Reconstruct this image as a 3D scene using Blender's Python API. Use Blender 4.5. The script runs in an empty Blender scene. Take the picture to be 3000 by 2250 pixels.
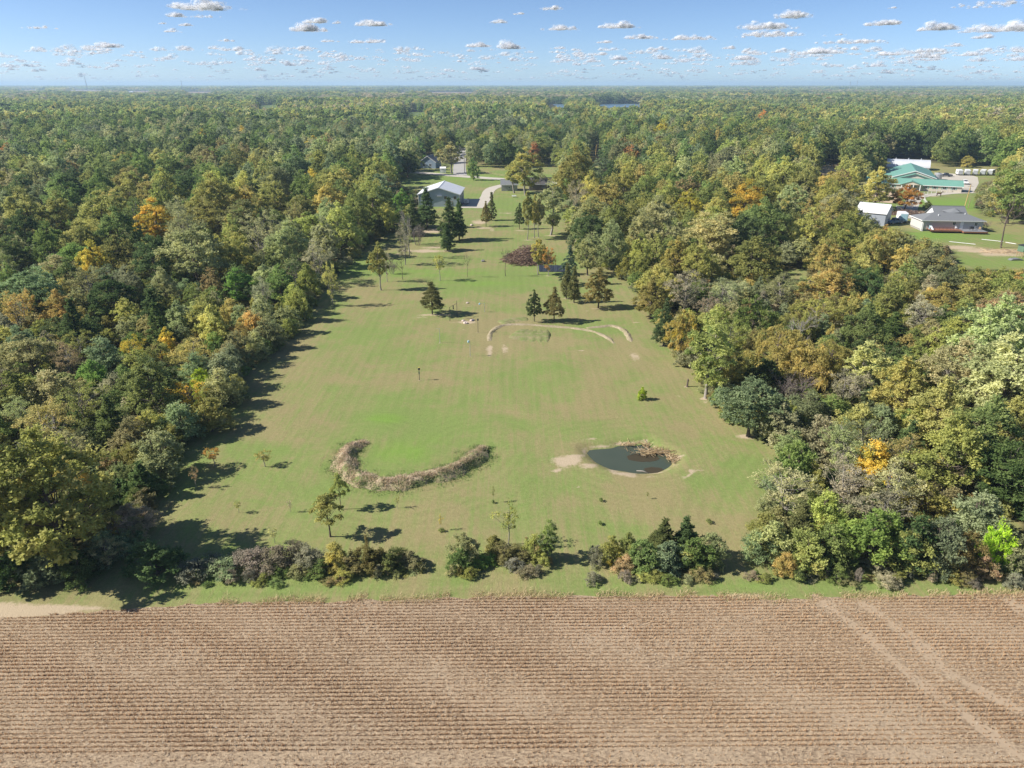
import bpy, bmesh, math, random
import numpy as np
from mathutils import Vector, Matrix, Euler

random.seed(7)
RNG = np.random.default_rng(11)
scene = bpy.context.scene
COL = scene.collection

# ------------------------------------------------------------------ camera
H = 42.0                    # drone height in metres
F, CX, CY, EYE = 2100.0, 1500.0, 1125.0, 247.0
PITCH = math.atan((CY - EYE) / F)
cp, sp = math.cos(PITCH), math.sin(PITCH)
cam_data = bpy.data.cameras.new("camera")
cam_data.sensor_width = 36.0
cam_data.lens = 36.0 * F / 3000.0
cam_data.clip_start = 0.5
cam_data.clip_end = 120000.0
cam = bpy.data.objects.new("camera", cam_data)
cam.location = (0, 0, H)
cam.rotation_euler = (math.pi / 2 - PITCH, 0, 0)
COL.objects.link(cam)
scene.camera = cam

# ------------------------------------------------------------------ sky, sun, exposure
SUN_EL = math.radians(37.0)
SUN_AZ = math.radians(-95.0)          # from +Y towards +X: the sun stands to the left, slightly behind
sunvec = Vector((math.sin(SUN_AZ) * math.cos(SUN_EL), math.cos(SUN_AZ) * math.cos(SUN_EL), math.sin(SUN_EL)))
world = bpy.data.worlds.new("World")
scene.world = world
world.use_nodes = True
wt = world.node_tree
wt.nodes.clear()
w_out = wt.nodes.new("ShaderNodeOutputWorld")
w_bg = wt.nodes.new("ShaderNodeBackground")
w_sky = wt.nodes.new("ShaderNodeTexSky")
w_sky.sky_type = 'NISHITA'
w_sky.sun_disc = False
w_sky.sun_elevation = SUN_EL
w_sky.sun_rotation = SUN_AZ
w_sky.altitude = 50
w_sky.air_density = 0.5
w_sky.dust_density = 0.3
w_sky.ozone_density = 4.0
w_bg.inputs["Strength"].default_value = 0.088
wt.links.new(w_sky.outputs[0], w_bg.inputs[0])
wt.links.new(w_bg.outputs[0], w_out.inputs[0])
sun_data = bpy.data.lights.new("sun", 'SUN')
sun_data.energy = 5.0
sun_data.angle = math.radians(0.53)
sun_data.color = (1.0, 0.94, 0.85)
sun = bpy.data.objects.new("sun", sun_data)
sun.rotation_euler = (-sunvec).to_track_quat('-Z', 'Y').to_euler()
COL.objects.link(sun)
scene.view_settings.view_transform = 'Standard'
scene.view_settings.look = 'None'
scene.view_settings.exposure = 0.75
scene.view_settings.gamma = 1.0
scene.view_settings.use_curve_mapping = False
scene.cycles.max_bounces = 6
scene.cycles.diffuse_bounces = 2
scene.cycles.glossy_bounces = 2
scene.cycles.transmission_bounces = 4
scene.cycles.transparent_max_bounces = 64
scene.cycles.volume_bounces = 1
scene.cycles.use_denoising = True
scene.cycles.use_adaptive_sampling = False
scene.cycles.denoising_prefilter = 'ACCURATE'

# ------------------------------------------------------------------ photo pixel <-> place
def ray(px, py):
    a = (px - CX) / F
    b = (CY - py) / F
    return (a, cp + b * sp, -sp + b * cp)

def G(px, py, z=0.0):
    """where the ray through a photo pixel meets the height z"""
    d = ray(px, py)
    t = (H - z) / -d[2]
    return (d[0] * t, d[1] * t, z)

def proj(x, y, z):
    dz = z - H
    de = y * cp - dz * sp
    return CX + F * x / de, CY - F * (y * sp + dz * cp) / de, de

def height_at(x, y, topy):
    lo, hi = 0.0, 80.0
    for _ in range(40):
        m = (lo + hi) / 2
        if proj(x, y, m)[1] > topy:
            lo = m
        else:
            hi = m
    return lo

def in_poly(px, py, poly):
    px = np.asarray(px, float); py = np.asarray(py, float)
    inside = np.zeros(px.shape, bool)
    n = len(poly)
    for i in range(n):
        x0, y0 = poly[i]; x1, y1 = poly[(i + 1) % n]
        if y0 == y1:
            continue
        c = ((y0 > py) != (y1 > py)) & (px < (x1 - x0) * (py - y0) / (y1 - y0) + x0)
        inside ^= c
    return inside

def seg_dist(X, Y, pts, closed=False):
    """distance from points to a polyline on the ground"""
    d = np.full(np.shape(X), 1e9)
    n = len(pts)
    for i in range(n if closed else n - 1):
        ax, ay = pts[i][:2]; bx, by = pts[(i + 1) % n][:2]
        ux, uy = bx - ax, by - ay
        L = ux * ux + uy * uy + 1e-9
        t = np.clip(((X - ax) * ux + (Y - ay) * uy) / L, 0, 1)
        d = np.minimum(d, np.hypot(X - ax - t * ux, Y - ay - t * uy))
    return d

# ------------------------------------------------------------------ materials
def new_mat(name):
    m = bpy.data.materials.new(name)
    m.use_nodes = True
    nt = m.node_tree
    nt.nodes.clear()
    return m, nt

def N(nt, typ, **kw):
    n = nt.nodes.new(typ)
    for k, v in kw.items():
        setattr(n, k, v)
    return n

def math_node(nt, op, a, b=None, c=None, clamp=False):
    n = nt.nodes.new("ShaderNodeMath")
    n.operation = op
    n.use_clamp = clamp
    for i, v in enumerate((a, b, c)):
        if v is None:
            continue
        if isinstance(v, (int, float)):
            n.inputs[i].default_value = v
        else:
            nt.links.new(v, n.inputs[i])
    return n.outputs[0]

def mixc(nt, fac, a, b, blend='MIX'):
    n = nt.nodes.new("ShaderNodeMix")
    n.data_type = 'RGBA'
    n.blend_type = blend
    n.clamp_factor = True
    for sock, v in ((n.inputs[0], fac), (n.inputs[6], a), (n.inputs[7], b)):
        if isinstance(v, (int, float)):
            sock.default_value = v
        elif isinstance(v, tuple):
            sock.default_value = v if len(v) == 4 else (*v, 1)
        else:
            nt.links.new(v, sock)
    return n.outputs[2]

def noise(nt, vec, scale, detail=3, rough=0.55, dist=0.0):
    n = nt.nodes.new("ShaderNodeTexNoise")
    n.inputs["Scale"].default_value = scale
    n.inputs["Detail"].default_value = detail
    n.inputs["Roughness"].default_value = rough
    n.inputs["Distortion"].default_value = dist
    if vec is not None:
        nt.links.new(vec, n.inputs["Vector"])
    return n.outputs[0]

def ramp01(nt, val, lo, hi):
    n = nt.nodes.new("ShaderNodeMapRange")
    n.interpolation_type = 'SMOOTHSTEP'
    n.inputs[1].default_value = lo
    n.inputs[2].default_value = hi
    nt.links.new(val, n.inputs[0])
    return n.outputs[0]

def attr(nt, name, typ='GEOMETRY'):
    n = nt.nodes.new("ShaderNodeAttribute")
    n.attribute_type = typ
    n.attribute_name = name
    return n

def wpos(nt):
    return nt.nodes.new("ShaderNodeNewGeometry").outputs["Position"]

def scaled(nt, vec, s):
    n = nt.nodes.new("ShaderNodeVectorMath")
    n.operation = 'MULTIPLY'
    n.inputs[1].default_value = s
    nt.links.new(vec, n.inputs[0])
    return n.outputs[0]

def out_surface(nt, shader):
    o = nt.nodes.new("ShaderNodeOutputMaterial")
    nt.links.new(shader, o.inputs[0])
    return o

def principled(nt, col, rough=0.8, metal=0.0, spec=0.3):
    b = nt.nodes.new("ShaderNodeBsdfPrincipled")
    if isinstance(col, tuple):
        b.inputs["Base Color"].default_value = (*col, 1) if len(col) == 3 else col
    else:
        nt.links.new(col, b.inputs["Base Color"])
    b.inputs["Roughness"].default_value = rough
    b.inputs["Metallic"].default_value = metal
    b.inputs["Specular IOR Level"].default_value = spec
    return b

def bump(nt, height, strength, dist, bsdf):
    b = nt.nodes.new("ShaderNodeBump")
    b.inputs["Strength"].default_value = strength
    b.inputs["Distance"].default_value = dist
    nt.links.new(height, b.inputs["Height"])
    nt.links.new(b.outputs[0], bsdf.inputs["Normal"])

def plain(name, col, rough=0.7, metal=0.0, spec=0.3, var=0.12, scale=1.5):
    m, nt = new_mat(name)
    tc = nt.nodes.new("ShaderNodeTexCoord").outputs["Object"]
    n = noise(nt, tc, scale, 4, 0.6)
    f = math_node(nt, 'MULTIPLY_ADD', n, 2 * var, 1 - var)
    c = mixc(nt, 1.0, (*col, 1), (1, 1, 1, 1), 'MULTIPLY')
    cc = nt.nodes.new("ShaderNodeVectorMath"); cc.operation = 'SCALE'
    cc.inputs[0].default_value = col
    nt.links.new(f, cc.inputs["Scale"])
    b = principled(nt, cc.outputs[0], rough, metal, spec)
    out_surface(nt, b.outputs[0])
    return m

def ribbed(name, col, pitch=0.3, axis=0, rough=0.45, metal=0.0, depth=0.02, var=0.1):
    """painted ribbed steel sheet: ribs as relief across one object axis"""
    m, nt = new_mat(name)
    tc = nt.nodes.new("ShaderNodeTexCoord").outputs["Object"]
    sx = nt.nodes.new("ShaderNodeSeparateXYZ"); nt.links.new(tc, sx.inputs[0])
    w = math_node(nt, 'MULTIPLY', sx.outputs[axis], 2 * math.pi / pitch)
    s = math_node(nt, 'POWER', math_node(nt, 'ABSOLUTE', math_node(nt, 'SINE', w)), 6.0)
    n = noise(nt, tc, 0.6, 4)
    f = math_node(nt, 'MULTIPLY_ADD', n, 2 * var, 1 - var)
    cc = nt.nodes.new("ShaderNodeVectorMath"); cc.operation = 'SCALE'
    cc.inputs[0].default_value = col
    nt.links.new(f, cc.inputs["Scale"])
    b = principled(nt, cc.outputs[0], rough, metal, 0.4)
    bump(nt, s, 0.6, depth, b)
    out_surface(nt, b.outputs[0])
    return m

def foliage_mat(name, source, trans=0.5):
    """leaf colour comes from the object's own colour (source OBJECT) or from the instance tint"""
    m, nt = new_mat(name)
    if source == 'OBJECT':
        base = nt.nodes.new("ShaderNodeObjectInfo").outputs["Color"]
    else:
        base = attr(nt, "tint", 'INSTANCER').outputs["Color"]
    rv = attr(nt, "rv").outputs["Fac"]
    rl = attr(nt, "rl").outputs["Fac"]
    k = 1.0 if source == 'OBJECT' else 0.55
    f = math_node(nt, 'ADD', math_node(nt, 'MULTIPLY_ADD', rv, 0.66 * k, 1 - 0.55 * k), math_node(nt, 'MULTIPLY', rl, 0.44 * k))
    hs = nt.nodes.new("ShaderNodeHueSaturation")
    hue = math_node(nt, 'ADD', math_node(nt, 'MULTIPLY_ADD', rl, -0.022, 0.514), math_node(nt, 'MULTIPLY_ADD', rv, -0.014, 0.007))
    nt.links.new(hue, hs.inputs["Hue"])
    nt.links.new(f, hs.inputs["Value"])
    nt.links.new(base, hs.inputs["Color"])
    col = hs.outputs[0]
    if source == 'OBJECT':
        ac = attr(nt, "accent", 'OBJECT')
        on = math_node(nt, 'GREATER_THAN', ac.outputs["Fac"], 0.001)
        tc = nt.nodes.new("ShaderNodeTexCoord").outputs["Object"]
        msk = ramp01(nt, noise(nt, tc, 0.38, 2), 0.5, 0.64)
        col = mixc(nt, math_node(nt, 'MULTIPLY', on, msk), col, ac.outputs["Color"])
    d = nt.nodes.new("ShaderNodeBsdfDiffuse")
    t = nt.nodes.new("ShaderNodeBsdfTranslucent")
    nt.links.new(col, d.inputs[0]); nt.links.new(col, t.inputs[0])
    mx = nt.nodes.new("ShaderNodeMixShader")
    mx.inputs[0].default_value = trans
    nt.links.new(d.outputs[0], mx.inputs[1]); nt.links.new(t.outputs[0], mx.inputs[2])
    out_surface(nt, mx.outputs[0])
    return m

def blade_mat(name, c0, c1, c2=None):
    m, nt = new_mat(name)
    rv = attr(nt, "rv").outputs["Fac"]
    col = mixc(nt, ramp01(nt, rv, 0.0, 0.7), c0, c1)
    if c2:
        col = mixc(nt, ramp01(nt, rv, 0.85, 0.95), col, c2)
    d = nt.nodes.new("ShaderNodeBsdfDiffuse"); nt.links.new(col, d.inputs[0])
    t = nt.nodes.new("ShaderNodeBsdfTranslucent"); nt.links.new(col, t.inputs[0])
    mx = nt.nodes.new("ShaderNodeMixShader"); mx.inputs[0].default_value = 0.4
    nt.links.new(d.outputs[0], mx.inputs[1]); nt.links.new(t.outputs[0], mx.inputs[2])
    out_surface(nt, mx.outputs[0])
    return m

LEAF = foliage_mat("foliage", 'OBJECT')
LEAF_FAR = foliage_mat("foliage_far", 'INSTANCER')
BARK = plain("bark", (0.12, 0.095, 0.075), 0.9, var=0.3, scale=3)
BARK_PALE = plain("bark_pale", (0.26, 0.235, 0.205), 0.9, var=0.3, scale=3)

# ------------------------------------------------------------------ mesh helpers
def mesh_np(name, v, f, mats, attrs=None, smooth=False):
    """mesh from numpy vertices (n,3) and equal-sided faces (m,k)"""
    me = bpy.data.meshes.new(name)
    v = np.asarray(v, np.float32); f = np.asarray(f, np.int32)
    me.vertices.add(len(v)); me.vertices.foreach_set("co", v.ravel())
    k = f.shape[1]
    me.loops.add(f.size); me.loops.foreach_set("vertex_index", f.ravel())
    me.polygons.add(len(f)); me.polygons.foreach_set("loop_start", np.arange(0, f.size, k, dtype=np.int32))
    for m in (mats if isinstance(mats, (list, tuple)) else [mats]):
        me.materials.append(m)
    if attrs:
        for an, (dom, val) in attrs.items():
            a = me.attributes.new(an, 'FLOAT', dom)
            a.data.foreach_set("value", np.asarray(val, np.float32).ravel())
    me.update(calc_edges=True)
    me.polygons.foreach_set("use_smooth", np.full(len(f), smooth))
    return me

def link(name, me, parent=None, loc=None):
    o = bpy.data.objects.new(name, me)
    COL.objects.link(o)
    if parent is not None:
        o.parent = parent
    if loc is not None:
        o.location = loc
    return o

def tag(o, label=None, cat=None, group=None, kind=None):
    if label: o["label"] = label
    if cat: o["category"] = cat
    if group: o["group"] = group
    if kind: o["kind"] = kind
    return o

def empty(name, loc, rz=0.0, label=None, cat=None, group=None):
    o = bpy.data.objects.new(name, None)
    o.empty_display_size = 0.5
    o.location = loc
    o.rotation_euler = (0, 0, rz)
    COL.objects.link(o)
    return tag(o, label, cat, group)

class MB:
    """collects simple solids into one mesh"""
    def __init__(self):
        self.v = []; self.f = []
    def add(self, vs, fs):
        b = len(self.v)
        self.v += [tuple(p) for p in vs]
        self.f += [tuple(i + b for i in q) for q in fs]
        return self
    def box(self, x0, x1, y0, y1, z0, z1):
        vs = [(x0, y0, z0), (x1, y0, z0), (x1, y1, z0), (x0, y1, z0), (x0, y0, z1), (x1, y0, z1), (x1, y1, z1), (x0, y1, z1)]
        return self.add(vs, [(0, 3, 2, 1), (4, 5, 6, 7), (0, 1, 5, 4), (1, 2, 6, 5), (2, 3, 7, 6), (3, 0, 4, 7)])
    def slab(self, quad, t):
        """a sheet through four points with thickness t downwards along its normal"""
        q = [Vector(p) for p in quad]
        n = (q[1] - q[0]).cross(q[3] - q[0]).normalized() * t
        vs = q + [p - n for p in q]
        return self.add(vs, [(0, 1, 2, 3), (7, 6, 5, 4), (0, 4, 5, 1), (1, 5, 6, 2), (2, 6, 7, 3), (3, 7, 4, 0)])
    def tube(self, pts, radii, n=8, cap=True):
        pts = [Vector(p) for p in pts]
        b = len(self.v)
        for i, p in enumerate(pts):
            d = (pts[min(i + 1, len(pts) - 1)] - pts[max(i - 1, 0)]).normalized()
            a = d.orthogonal().normalized() if abs(d.z) > 0.9 else d.cross(Vector((0, 0, 1))).normalized()
            c = d.cross(a)
            for k in range(n):
                t = 2 * math.pi * k / n
                self.v.append(tuple(p + (a * math.cos(t) + c * math.sin(t)) * radii[i]))
        for i in range(len(pts) - 1):
            for k in range(n):
                k2 = (k + 1) % n
                self.f.append((b + i * n + k, b + i * n + k2, b + (i + 1) * n + k2, b + (i + 1) * n + k))
        if cap:
            self.f.append(tuple(b + k for k in range(n))[::-1])
            self.f.append(tuple(b + (len(pts) - 1) * n + k for k in range(n)))
        return self
    def poly_prism(self, poly, axis, lo, hi):
        """extrude a 2-D outline; axis 'y': outline in x,z"""
        n = len(poly)
        if axis == 'y':
            a = [(p[0], lo, p[1]) for p in poly]; c = [(p[0], hi, p[1]) for p in poly]
        elif axis == 'x':
            a = [(lo, p[0], p[1]) for p in poly]; c = [(hi, p[0], p[1]) for p in poly]
        else:
            a = [(p[0], p[1], lo) for p in poly]; c = [(p[0], p[1], hi) for p in poly]
        fs = [tuple(range(n))[::-1], tuple(range(n, 2 * n))]
        for i in range(n):
            j = (i + 1) % n
            fs.append((i, j, n + j, n + i))
        return self.add(a + c, fs)
    def build(self, name, mat, parent=None, loc=None, smooth=False, bevel=0.0):
        me = bpy.data.meshes.new(name)
        me.from_pydata(self.v, [], self.f)
        bm = bmesh.new(); bm.from_mesh(me)
        bmesh.ops.recalc_face_normals(bm, faces=bm.faces)
        if bevel:
            bmesh.ops.bevel(bm, geom=[e for e in bm.edges], offset=bevel, segments=1, affect='EDGES')
        bm.to_mesh(me); bm.free()
        me.materials.append(mat)
        if smooth:
            me.polygons.foreach_set("use_smooth", np.full(len(me.polygons), True))
        return link(name, me, parent, loc)

def ground_sheet(name, pts, mat, z, label=None):
    """flat outline laid on the ground"""
    bm = bmesh.new()
    vs = [bm.verts.new((p[0], p[1], z)) for p in pts]
    f = bm.faces.new(vs)
    if f.normal.z < 0:
        f.normal_flip()
    bmesh.ops.triangulate(bm, faces=bm.faces[:])
    bmesh.ops.recalc_face_normals(bm, faces=bm.faces[:])
    me = bpy.data.meshes.new(name)
    bm.to_mesh(me); bm.free()
    if me.polygons[0].normal.z < 0:
        me.flip_normals()
    me.materials.append(mat)
    o = link(name, me)
    o["kind"] = "structure"
    return o

def smooth_line(pts, step):
    """Catmull-Rom through ground points, resampled"""
    P = [np.array(p[:2], float) for p in pts]
    P = [2 * P[0] - P[1]] + P + [2 * P[-1] - P[-2]]
    out = []
    for i in range(1, len(P) - 2):
        L = np.linalg.norm(P[i + 1] - P[i]); n = max(2, int(L / step))
        for t in np.arange(n) / n:
            a, b, c, d = P[i - 1], P[i], P[i + 1], P[i + 2]
            out.append(0.5 * (2 * b + (c - a) * t + (2 * a - 5 * b + 4 * c - d) * t * t + (3 * b - a - 3 * c + d) * t ** 3))
    out.append(P[-2])
    return np.array(out)

def ribbon(line, half):
    """outline of a strip along a line; half is a number or one per point"""
    line = np.asarray(line); n = len(line)
    hw = np.full(n, half) if np.isscalar(half) else np.asarray(half)
    t = np.gradient(line, axis=0); t /= np.linalg.norm(t, axis=1)[:, None] + 1e-9
    nn = np.stack([-t[:, 1], t[:, 0]], 1)
    return line + nn * hw[:, None], line - nn * hw[:, None]

def strip_sheet(name, line, half, mat, z):
    L, R = ribbon(line, half)
    n = len(L)
    v = np.zeros((2 * n, 3)); v[:n, :2] = R; v[n:, :2] = L; v[:, 2] = z
    f = [(i, i + 1, n + i + 1, n + i) for i in range(n - 1)]
    o = link(name, mesh_np(name, v, f, mat))
    o["kind"] = "structure"
    return o

# ------------------------------------------------------------------ where the open ground shows in the photograph (pixels)
LAWN = [(0, 1765), (300, 1740), (335, 1660), (430, 1560), (480, 1430), (600, 1235), (700, 1165), (750, 1075), (850, 1000),
        (900, 930), (930, 870), (1000, 800), (1055, 755), (1082, 715), (1120, 690), (1215, 668), (1240, 640), (1235, 562), (1180, 545), (1180, 520), (1262, 506),
        (1240, 490), (1245, 462), (1275, 460), (1310, 478), (1330, 442), (1362, 442), (1366, 488), (1440, 492), (1625, 488),
        (1628, 535), (1640, 560), (1650, 690), (1690, 760), (1735, 780), (1790, 795), (1830, 830), (1860, 860), (1890, 920),
        (1900, 960), (1960, 1030), (2010, 1070), (2075, 1170), (2150, 1245), (2200, 1290), (2290, 1312), (2280, 1335),
        (2205, 1440), (2190, 1560), (2180, 1650), (2195, 1702), (2500, 1712), (3000, 1705), (3000, 1800), (0, 1820)]
YARD = [(2540, 600), (2515, 545), (2530, 520), (2590, 505), (2585, 468), (2728, 466), (2745, 490), (2925, 486), (2925, 515),
        (2862, 545), (2850, 600), (2870, 640), (3040, 640), (3040, 790), (2820, 785), (2790, 720), (2690, 700), (2655, 672),
        (2575, 655), (2540, 625)]
PADDOCK = [(2388, 480), (2480, 478), (2465, 512), (2400, 506)]
GAPS = [[(2415, 1150), (2440, 1130), (2445, 1170), (2420, 1180)], [(2945, 1520), (2990, 1515), (2990, 1560), (2950, 1562)],
        [(2310, 790), (2365, 790), (2365, 820), (2310, 815)], [(1735, 485), (1765, 485), (1765, 515), (1740, 510)]]
LAKE = [(1750, 306), (1888, 304), (1884, 312), (1752, 315)]
LAKE2 = [(1603, 306), (1658, 306), (1656, 315), (1606, 316)]
STRIPS = {'tan': [(195, 264, 300, 268), (375, 267, 440, 271), (545, 269, 622, 273), (1010, 271, 1130, 273), (1170, 270, 1390, 273), (895, 298, 945, 302), (60, 263, 130, 266)],
          'green': [(755, 308, 815, 316), (1185, 329, 1255, 339)]}

def rect(r):
    return [(r[0], r[1]), (r[2], r[1]), (r[2], r[3]), (r[0], r[3])]

# ------------------------------------------------------------------ pond outline (water's edge) and lawn edge on the ground
WATER_Z = -0.45
POND_PX = [(500, 262), (620, 245), (850, 228), (920, 200), (1190, 194), (1285, 168), (1335, 205), (1420, 245), (1550, 300), (1635, 355),
           (1650, 430), (1585, 492), (1480, 543), (1380, 560), (1200, 566), (1000, 535), (850, 513), (700, 452), (600, 390), (535, 315)]
POND = [G(1600 + x / 4.424, 1260 + y / 4.424, WATER_Z)[:2] for x, y in POND_PX]
POND = [tuple(p) for p in smooth_line(POND + [POND[0]], 0.6)[:-1]]
LAWN_G = [G(x, y)[:2] for x, y in LAWN]

# bare sandy spots: photo pixel, half width and half depth in metres, strength
SAND = [(1660, 1350, 1.9, 1.5, 1.0), (1690, 1338, 1.5, .6, .95), (1725, 1364, 1.5, .7, .95), (1627, 1380, .9, .6, .9), (1640, 1372, .6, .4, .8),
        (1735, 1288, 1.0, .5, .85), (1700, 1290, 1.6, .9, .5), (1830, 1388, 1.6, .4, .85), (1850, 1396, 1.4, .35, .7), (1795, 1380, .9, .3, .7),
        (1995, 1335, .6, .45, .75), (2000, 1358, .35, .35, .9), (2022, 1382, .35, .7, .95), (2052, 1381, .9, .35, .9), (2005, 1398, .6, .3, .7),
        (1908, 1399, .5, .35, .85), (2040, 1392, 1.0, .3, .7), (1985, 1408, 1.0, .25, .5), (1700, 1425, .5, .3, .75), (1600, 1398, .5, .2, .7),
        (1480, 1304, .5, .3, .95), (1375, 1265, 1.1, .6, .55), (1410, 1370, .5, .9, .6), (1330, 1430, .7, .6, .5), (1205, 1462, .6, .25, .95),
        (1168, 1443, .4, .2, .8), (1265, 1644, .9, .7, .5), (1330, 1655, 1.6, 1.0, .5), (1270, 922, 5.0, 1.0, .75), (1230, 930, 3.0, 1.0, .6),
        (1300, 905, 5.0, 1.2, .5), (1369, 944, 2.5, 1.4, .75), (1229, 1113, .9, .5, .75), (1378, 1044, .8, .5, .75), (1290, 1005, .8, .4, .75),
        (1323, 944, 1.0, .4, .7), (1336, 923, .8, .4, .6), (1420, 915, 1.0, .4, .6), (1400, 974, .7, .4, .7), (1337, 1029, 1.1, .5, .6),
        (1358, 967, .8, .4, .7), (1375, 898, 1.2, .5, .6), (1755, 905, 3.2, .7, .65), (1722, 912, 1.0, .4, .85), (1660, 874, 1.8, .6, .75),
        (1680, 886, 2.2, .6, .6), (1580, 940, 1.5, .5, .7), (1945, 1013, 1.3, .8, .8), (1990, 1057, 1.3, .8, .7), (1960, 1062, 2.0, 1.0, .45),
        (2066, 1168, 1.0, .7, .95), (2064, 1180, .5, .3, .8), (2190, 1279, 1.6, .8, .9), (2012, 1133, .6, .4, .9), (1990, 1160, 2.0, 1.6, .45),
        (1990, 1215, 1.5, 1.5, .4), (1860, 945, 1.2, .5, .7), (1703, 1027, .8, .4, .9), (1690, 1360, .2, .2, .5),
        (1408, 650, 3.5, 6.0, .75), (1420, 668, 4.0, 2.5, .7), (1440, 672, 1.5, 5.0, .6), (1395, 665, 5, 1.0, .6), (1480, 625, 6, 2.5, .55), (1522, 676, 2.5, 1.0, .85),
        (1545, 703, 2.0, .7, .8), (1575, 696, 5, 1.2, .6), (1617, 690, 3.0, 1.2, .7), (1520, 555, 12, 2.0, .7), (1490, 565, 6, 2, .55), (1585, 560, 8, 2.2, .75),
        (1240, 735, 9, 3.0, .75), (1270, 725, 5, 2, .7), (1266, 675, 7, 5.0, .9), (1195, 735, 9, 4, .55), (1085, 700, 6, 5, .6), (1180, 745, 6, 2, .6), (1310, 735, 2.5, 1.0, .85),
        (1510, 760, 3.0, 1.5, .6), (1500, 745, 4, 2.5, .6), (1650, 765, 4.0, 1.5, .5), (1606, 808, 1.6, .5, .75), (1578, 806, 1.2, .4, .6), (1481, 810, 1.0, .4, .5),
        (1722, 808, 2.0, .6, .6), (1114, 850, 3.0, 1.0, .4), (1187, 776, 2.0, .8, .5), (1480, 1022, .9, 3.0, .7), (1860, 1045, 1.0, 3.5, .7), (1845, 1030, .9, 3, .55), (1435, 1025, .8, 4.0, .8),
        (60, 1790, 5.0, 1.0, 1.0), (160, 1786, 4.0, .8, 1.0), (260, 1780, 2.5, .5, .7), (0, 1795, 5, 1.3, 1.0), (410, 1700, 2.0, 1.2, .5),
        (2180, 1743, 3.0, .5, .8), (2120, 1740, 2.0, .3, .6), (1650, 1742, 2.0, .3, .5), (2700, 1741, 4, .3, .5), (2800, 725, 8, 3.5, .85), (2870, 735, 7, 3.5, .85), (2930, 745, 9, 4, .75),
        (2960, 735, 6, 4, .7), (2900, 615, 8, 5, .5), (2730, 575, 10, 1.5, .7), (2850, 620, 6, 4, .4), (2755, 620, 8, 4.0, .75), (2740, 622, 4, 3, .8)]
GREEN = [(1180, 1330, 7, 5, 1.0), (1230, 1290, 9, 6, .8), (1020, 1180, 10, 8, .5), (1450, 1180, 8, 8, .4), (1880, 1300, 4, 2.5, .6), (900, 1420, 10, 5, .5), (1130, 1225, 5, 3, 1.0), (1110, 1240, 6, 6, .6), (1260, 800, 30, 7, .9), (1420, 830, 20, 6, .9), (1080, 1000, 6, 9, .5), (1300, 1300, 10, 5, .6), (820, 1320, 4, 2, .7),
         (950, 1360, 6, 3, .7), (1700, 1265, 8, 4, .5), (1900, 1240, 5, 3, .4), (2000, 1280, 4, 3, .5), (1500, 760, 25, 12, .7), (1400, 520, 70, 30, .9), (1500, 600, 30, 40, .7),
         (1050, 790, 14, 16, .8), (760, 1720, 14, 2, .5), (1750, 1720, 8, 1.5, .7), (2160, 1715, 6, 1.0, .8), (2450, 1720, 8, 1.5, .5), (2860, 1725, 6, 1.5, .6), (1370, 1710, 4, 1.5, .6),
         (2820, 600, 30, 30, 1.0), (2720, 690, 20, 10, 1.0), (2900, 770, 40, 8, .8), (2060, 1420, 3, 2, .5), (1640, 1420, 6, 2, .5), (1600, 1090, 6, 10, .3), (1640, 970, 8, 3, .35)]

# ------------------------------------------------------------------ ground: one sheet out to the horizon
def grow(a, b, s0, k):
    out = [a]; s = s0
    while out[-1] < b:
        out.append(out[-1] + s); s *= k
    return out
xs = np.array(sorted(set([-v for v in grow(72, 30000, 3, 1.25)] + list(np.arange(-72, 80.01, 0.75)) + list(np.arange(83, 275, 3.0)) + grow(280, 30000, 12, 1.3))))
ys = np.array(sorted(set([-400, -200, -80, -30, 0, 15, 30] + list(np.arange(44, 300.01, 0.75)) + list(np.arange(302.5, 430, 2.5)) + grow(440, 32000, 8, 1.2))))
XX, YY = np.meshgrid(xs, ys)
near = (YY < 440) & (np.abs(XX) < 290)
ZZ = np.zeros_like(XX)
pond_in = in_poly(XX, YY, POND)
pd = seg_dist(XX, YY, POND, True)
sgn = np.where(pond_in, -pd, pd)
ZZ = np.where(pond_in, WATER_Z - np.minimum(pd, 1.5) * 0.5, np.clip(sgn / 1.1 - 1, -1, 0) * -WATER_Z)
ZZ = np.where((~pond_in) & (pd > 1.1), 0, ZZ)
bumpy = (np.sin(XX * .35 + 1.3 * np.sin(YY * .21)) * np.sin(YY * .29 + 2 * np.sin(XX * .17))) * 0.05
ZZ = ZZ + np.where(near & (pd > 1.2), bumpy, 0)
PXg, PYg, _ = proj(XX, np.maximum(YY, 30), 0 * XX)
lawn_m = np.zeros_like(XX)
for poly in (LAWN, YARD):
    lawn_m = np.maximum(lawn_m, (in_poly(PXg, PYg, poly) & near))
for dx, dy in ((-14, 6), (14, 6), (0, 12), (-8, -4), (8, -4)):
    for poly in (LAWN, YARD):
        lawn_m = np.maximum(lawn_m, 0.8 * (in_poly(PXg + dx, PYg + dy, poly) & near))
for poly in GAPS:
    lawn_m = np.maximum(lawn_m, (in_poly(PXg, PYg, poly) & near))
ring_d = np.where(near, seg_dist(XX, YY, LAWN_G, True), 99.0)
lawn_m = np.maximum(lawn_m, np.where(near, np.clip((7.0 - ring_d) / 4.0, 0, .9), 0))
sand_m = np.zeros_like(XX); green_m = np.zeros_like(XX)
for tgt, blobs in ((sand_m, SAND), (green_m, GREEN)):
    for (px, py, rx, ry, s) in blobs:
        x, y, _ = G(px, py)
        d = ((XX - x) / rx) ** 2 + ((YY - y) / ry) ** 2
        np.maximum(tgt, s * np.exp(-d * 0.75), out=tgt)
sand_m = np.maximum(sand_m, np.clip(0.72 - np.abs(sgn - 0.3) * 0.8, 0, 1))
mow_m = np.minimum(np.minimum(ring_d, 50.0), np.where(near, pd + 1.0, 50))
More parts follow.
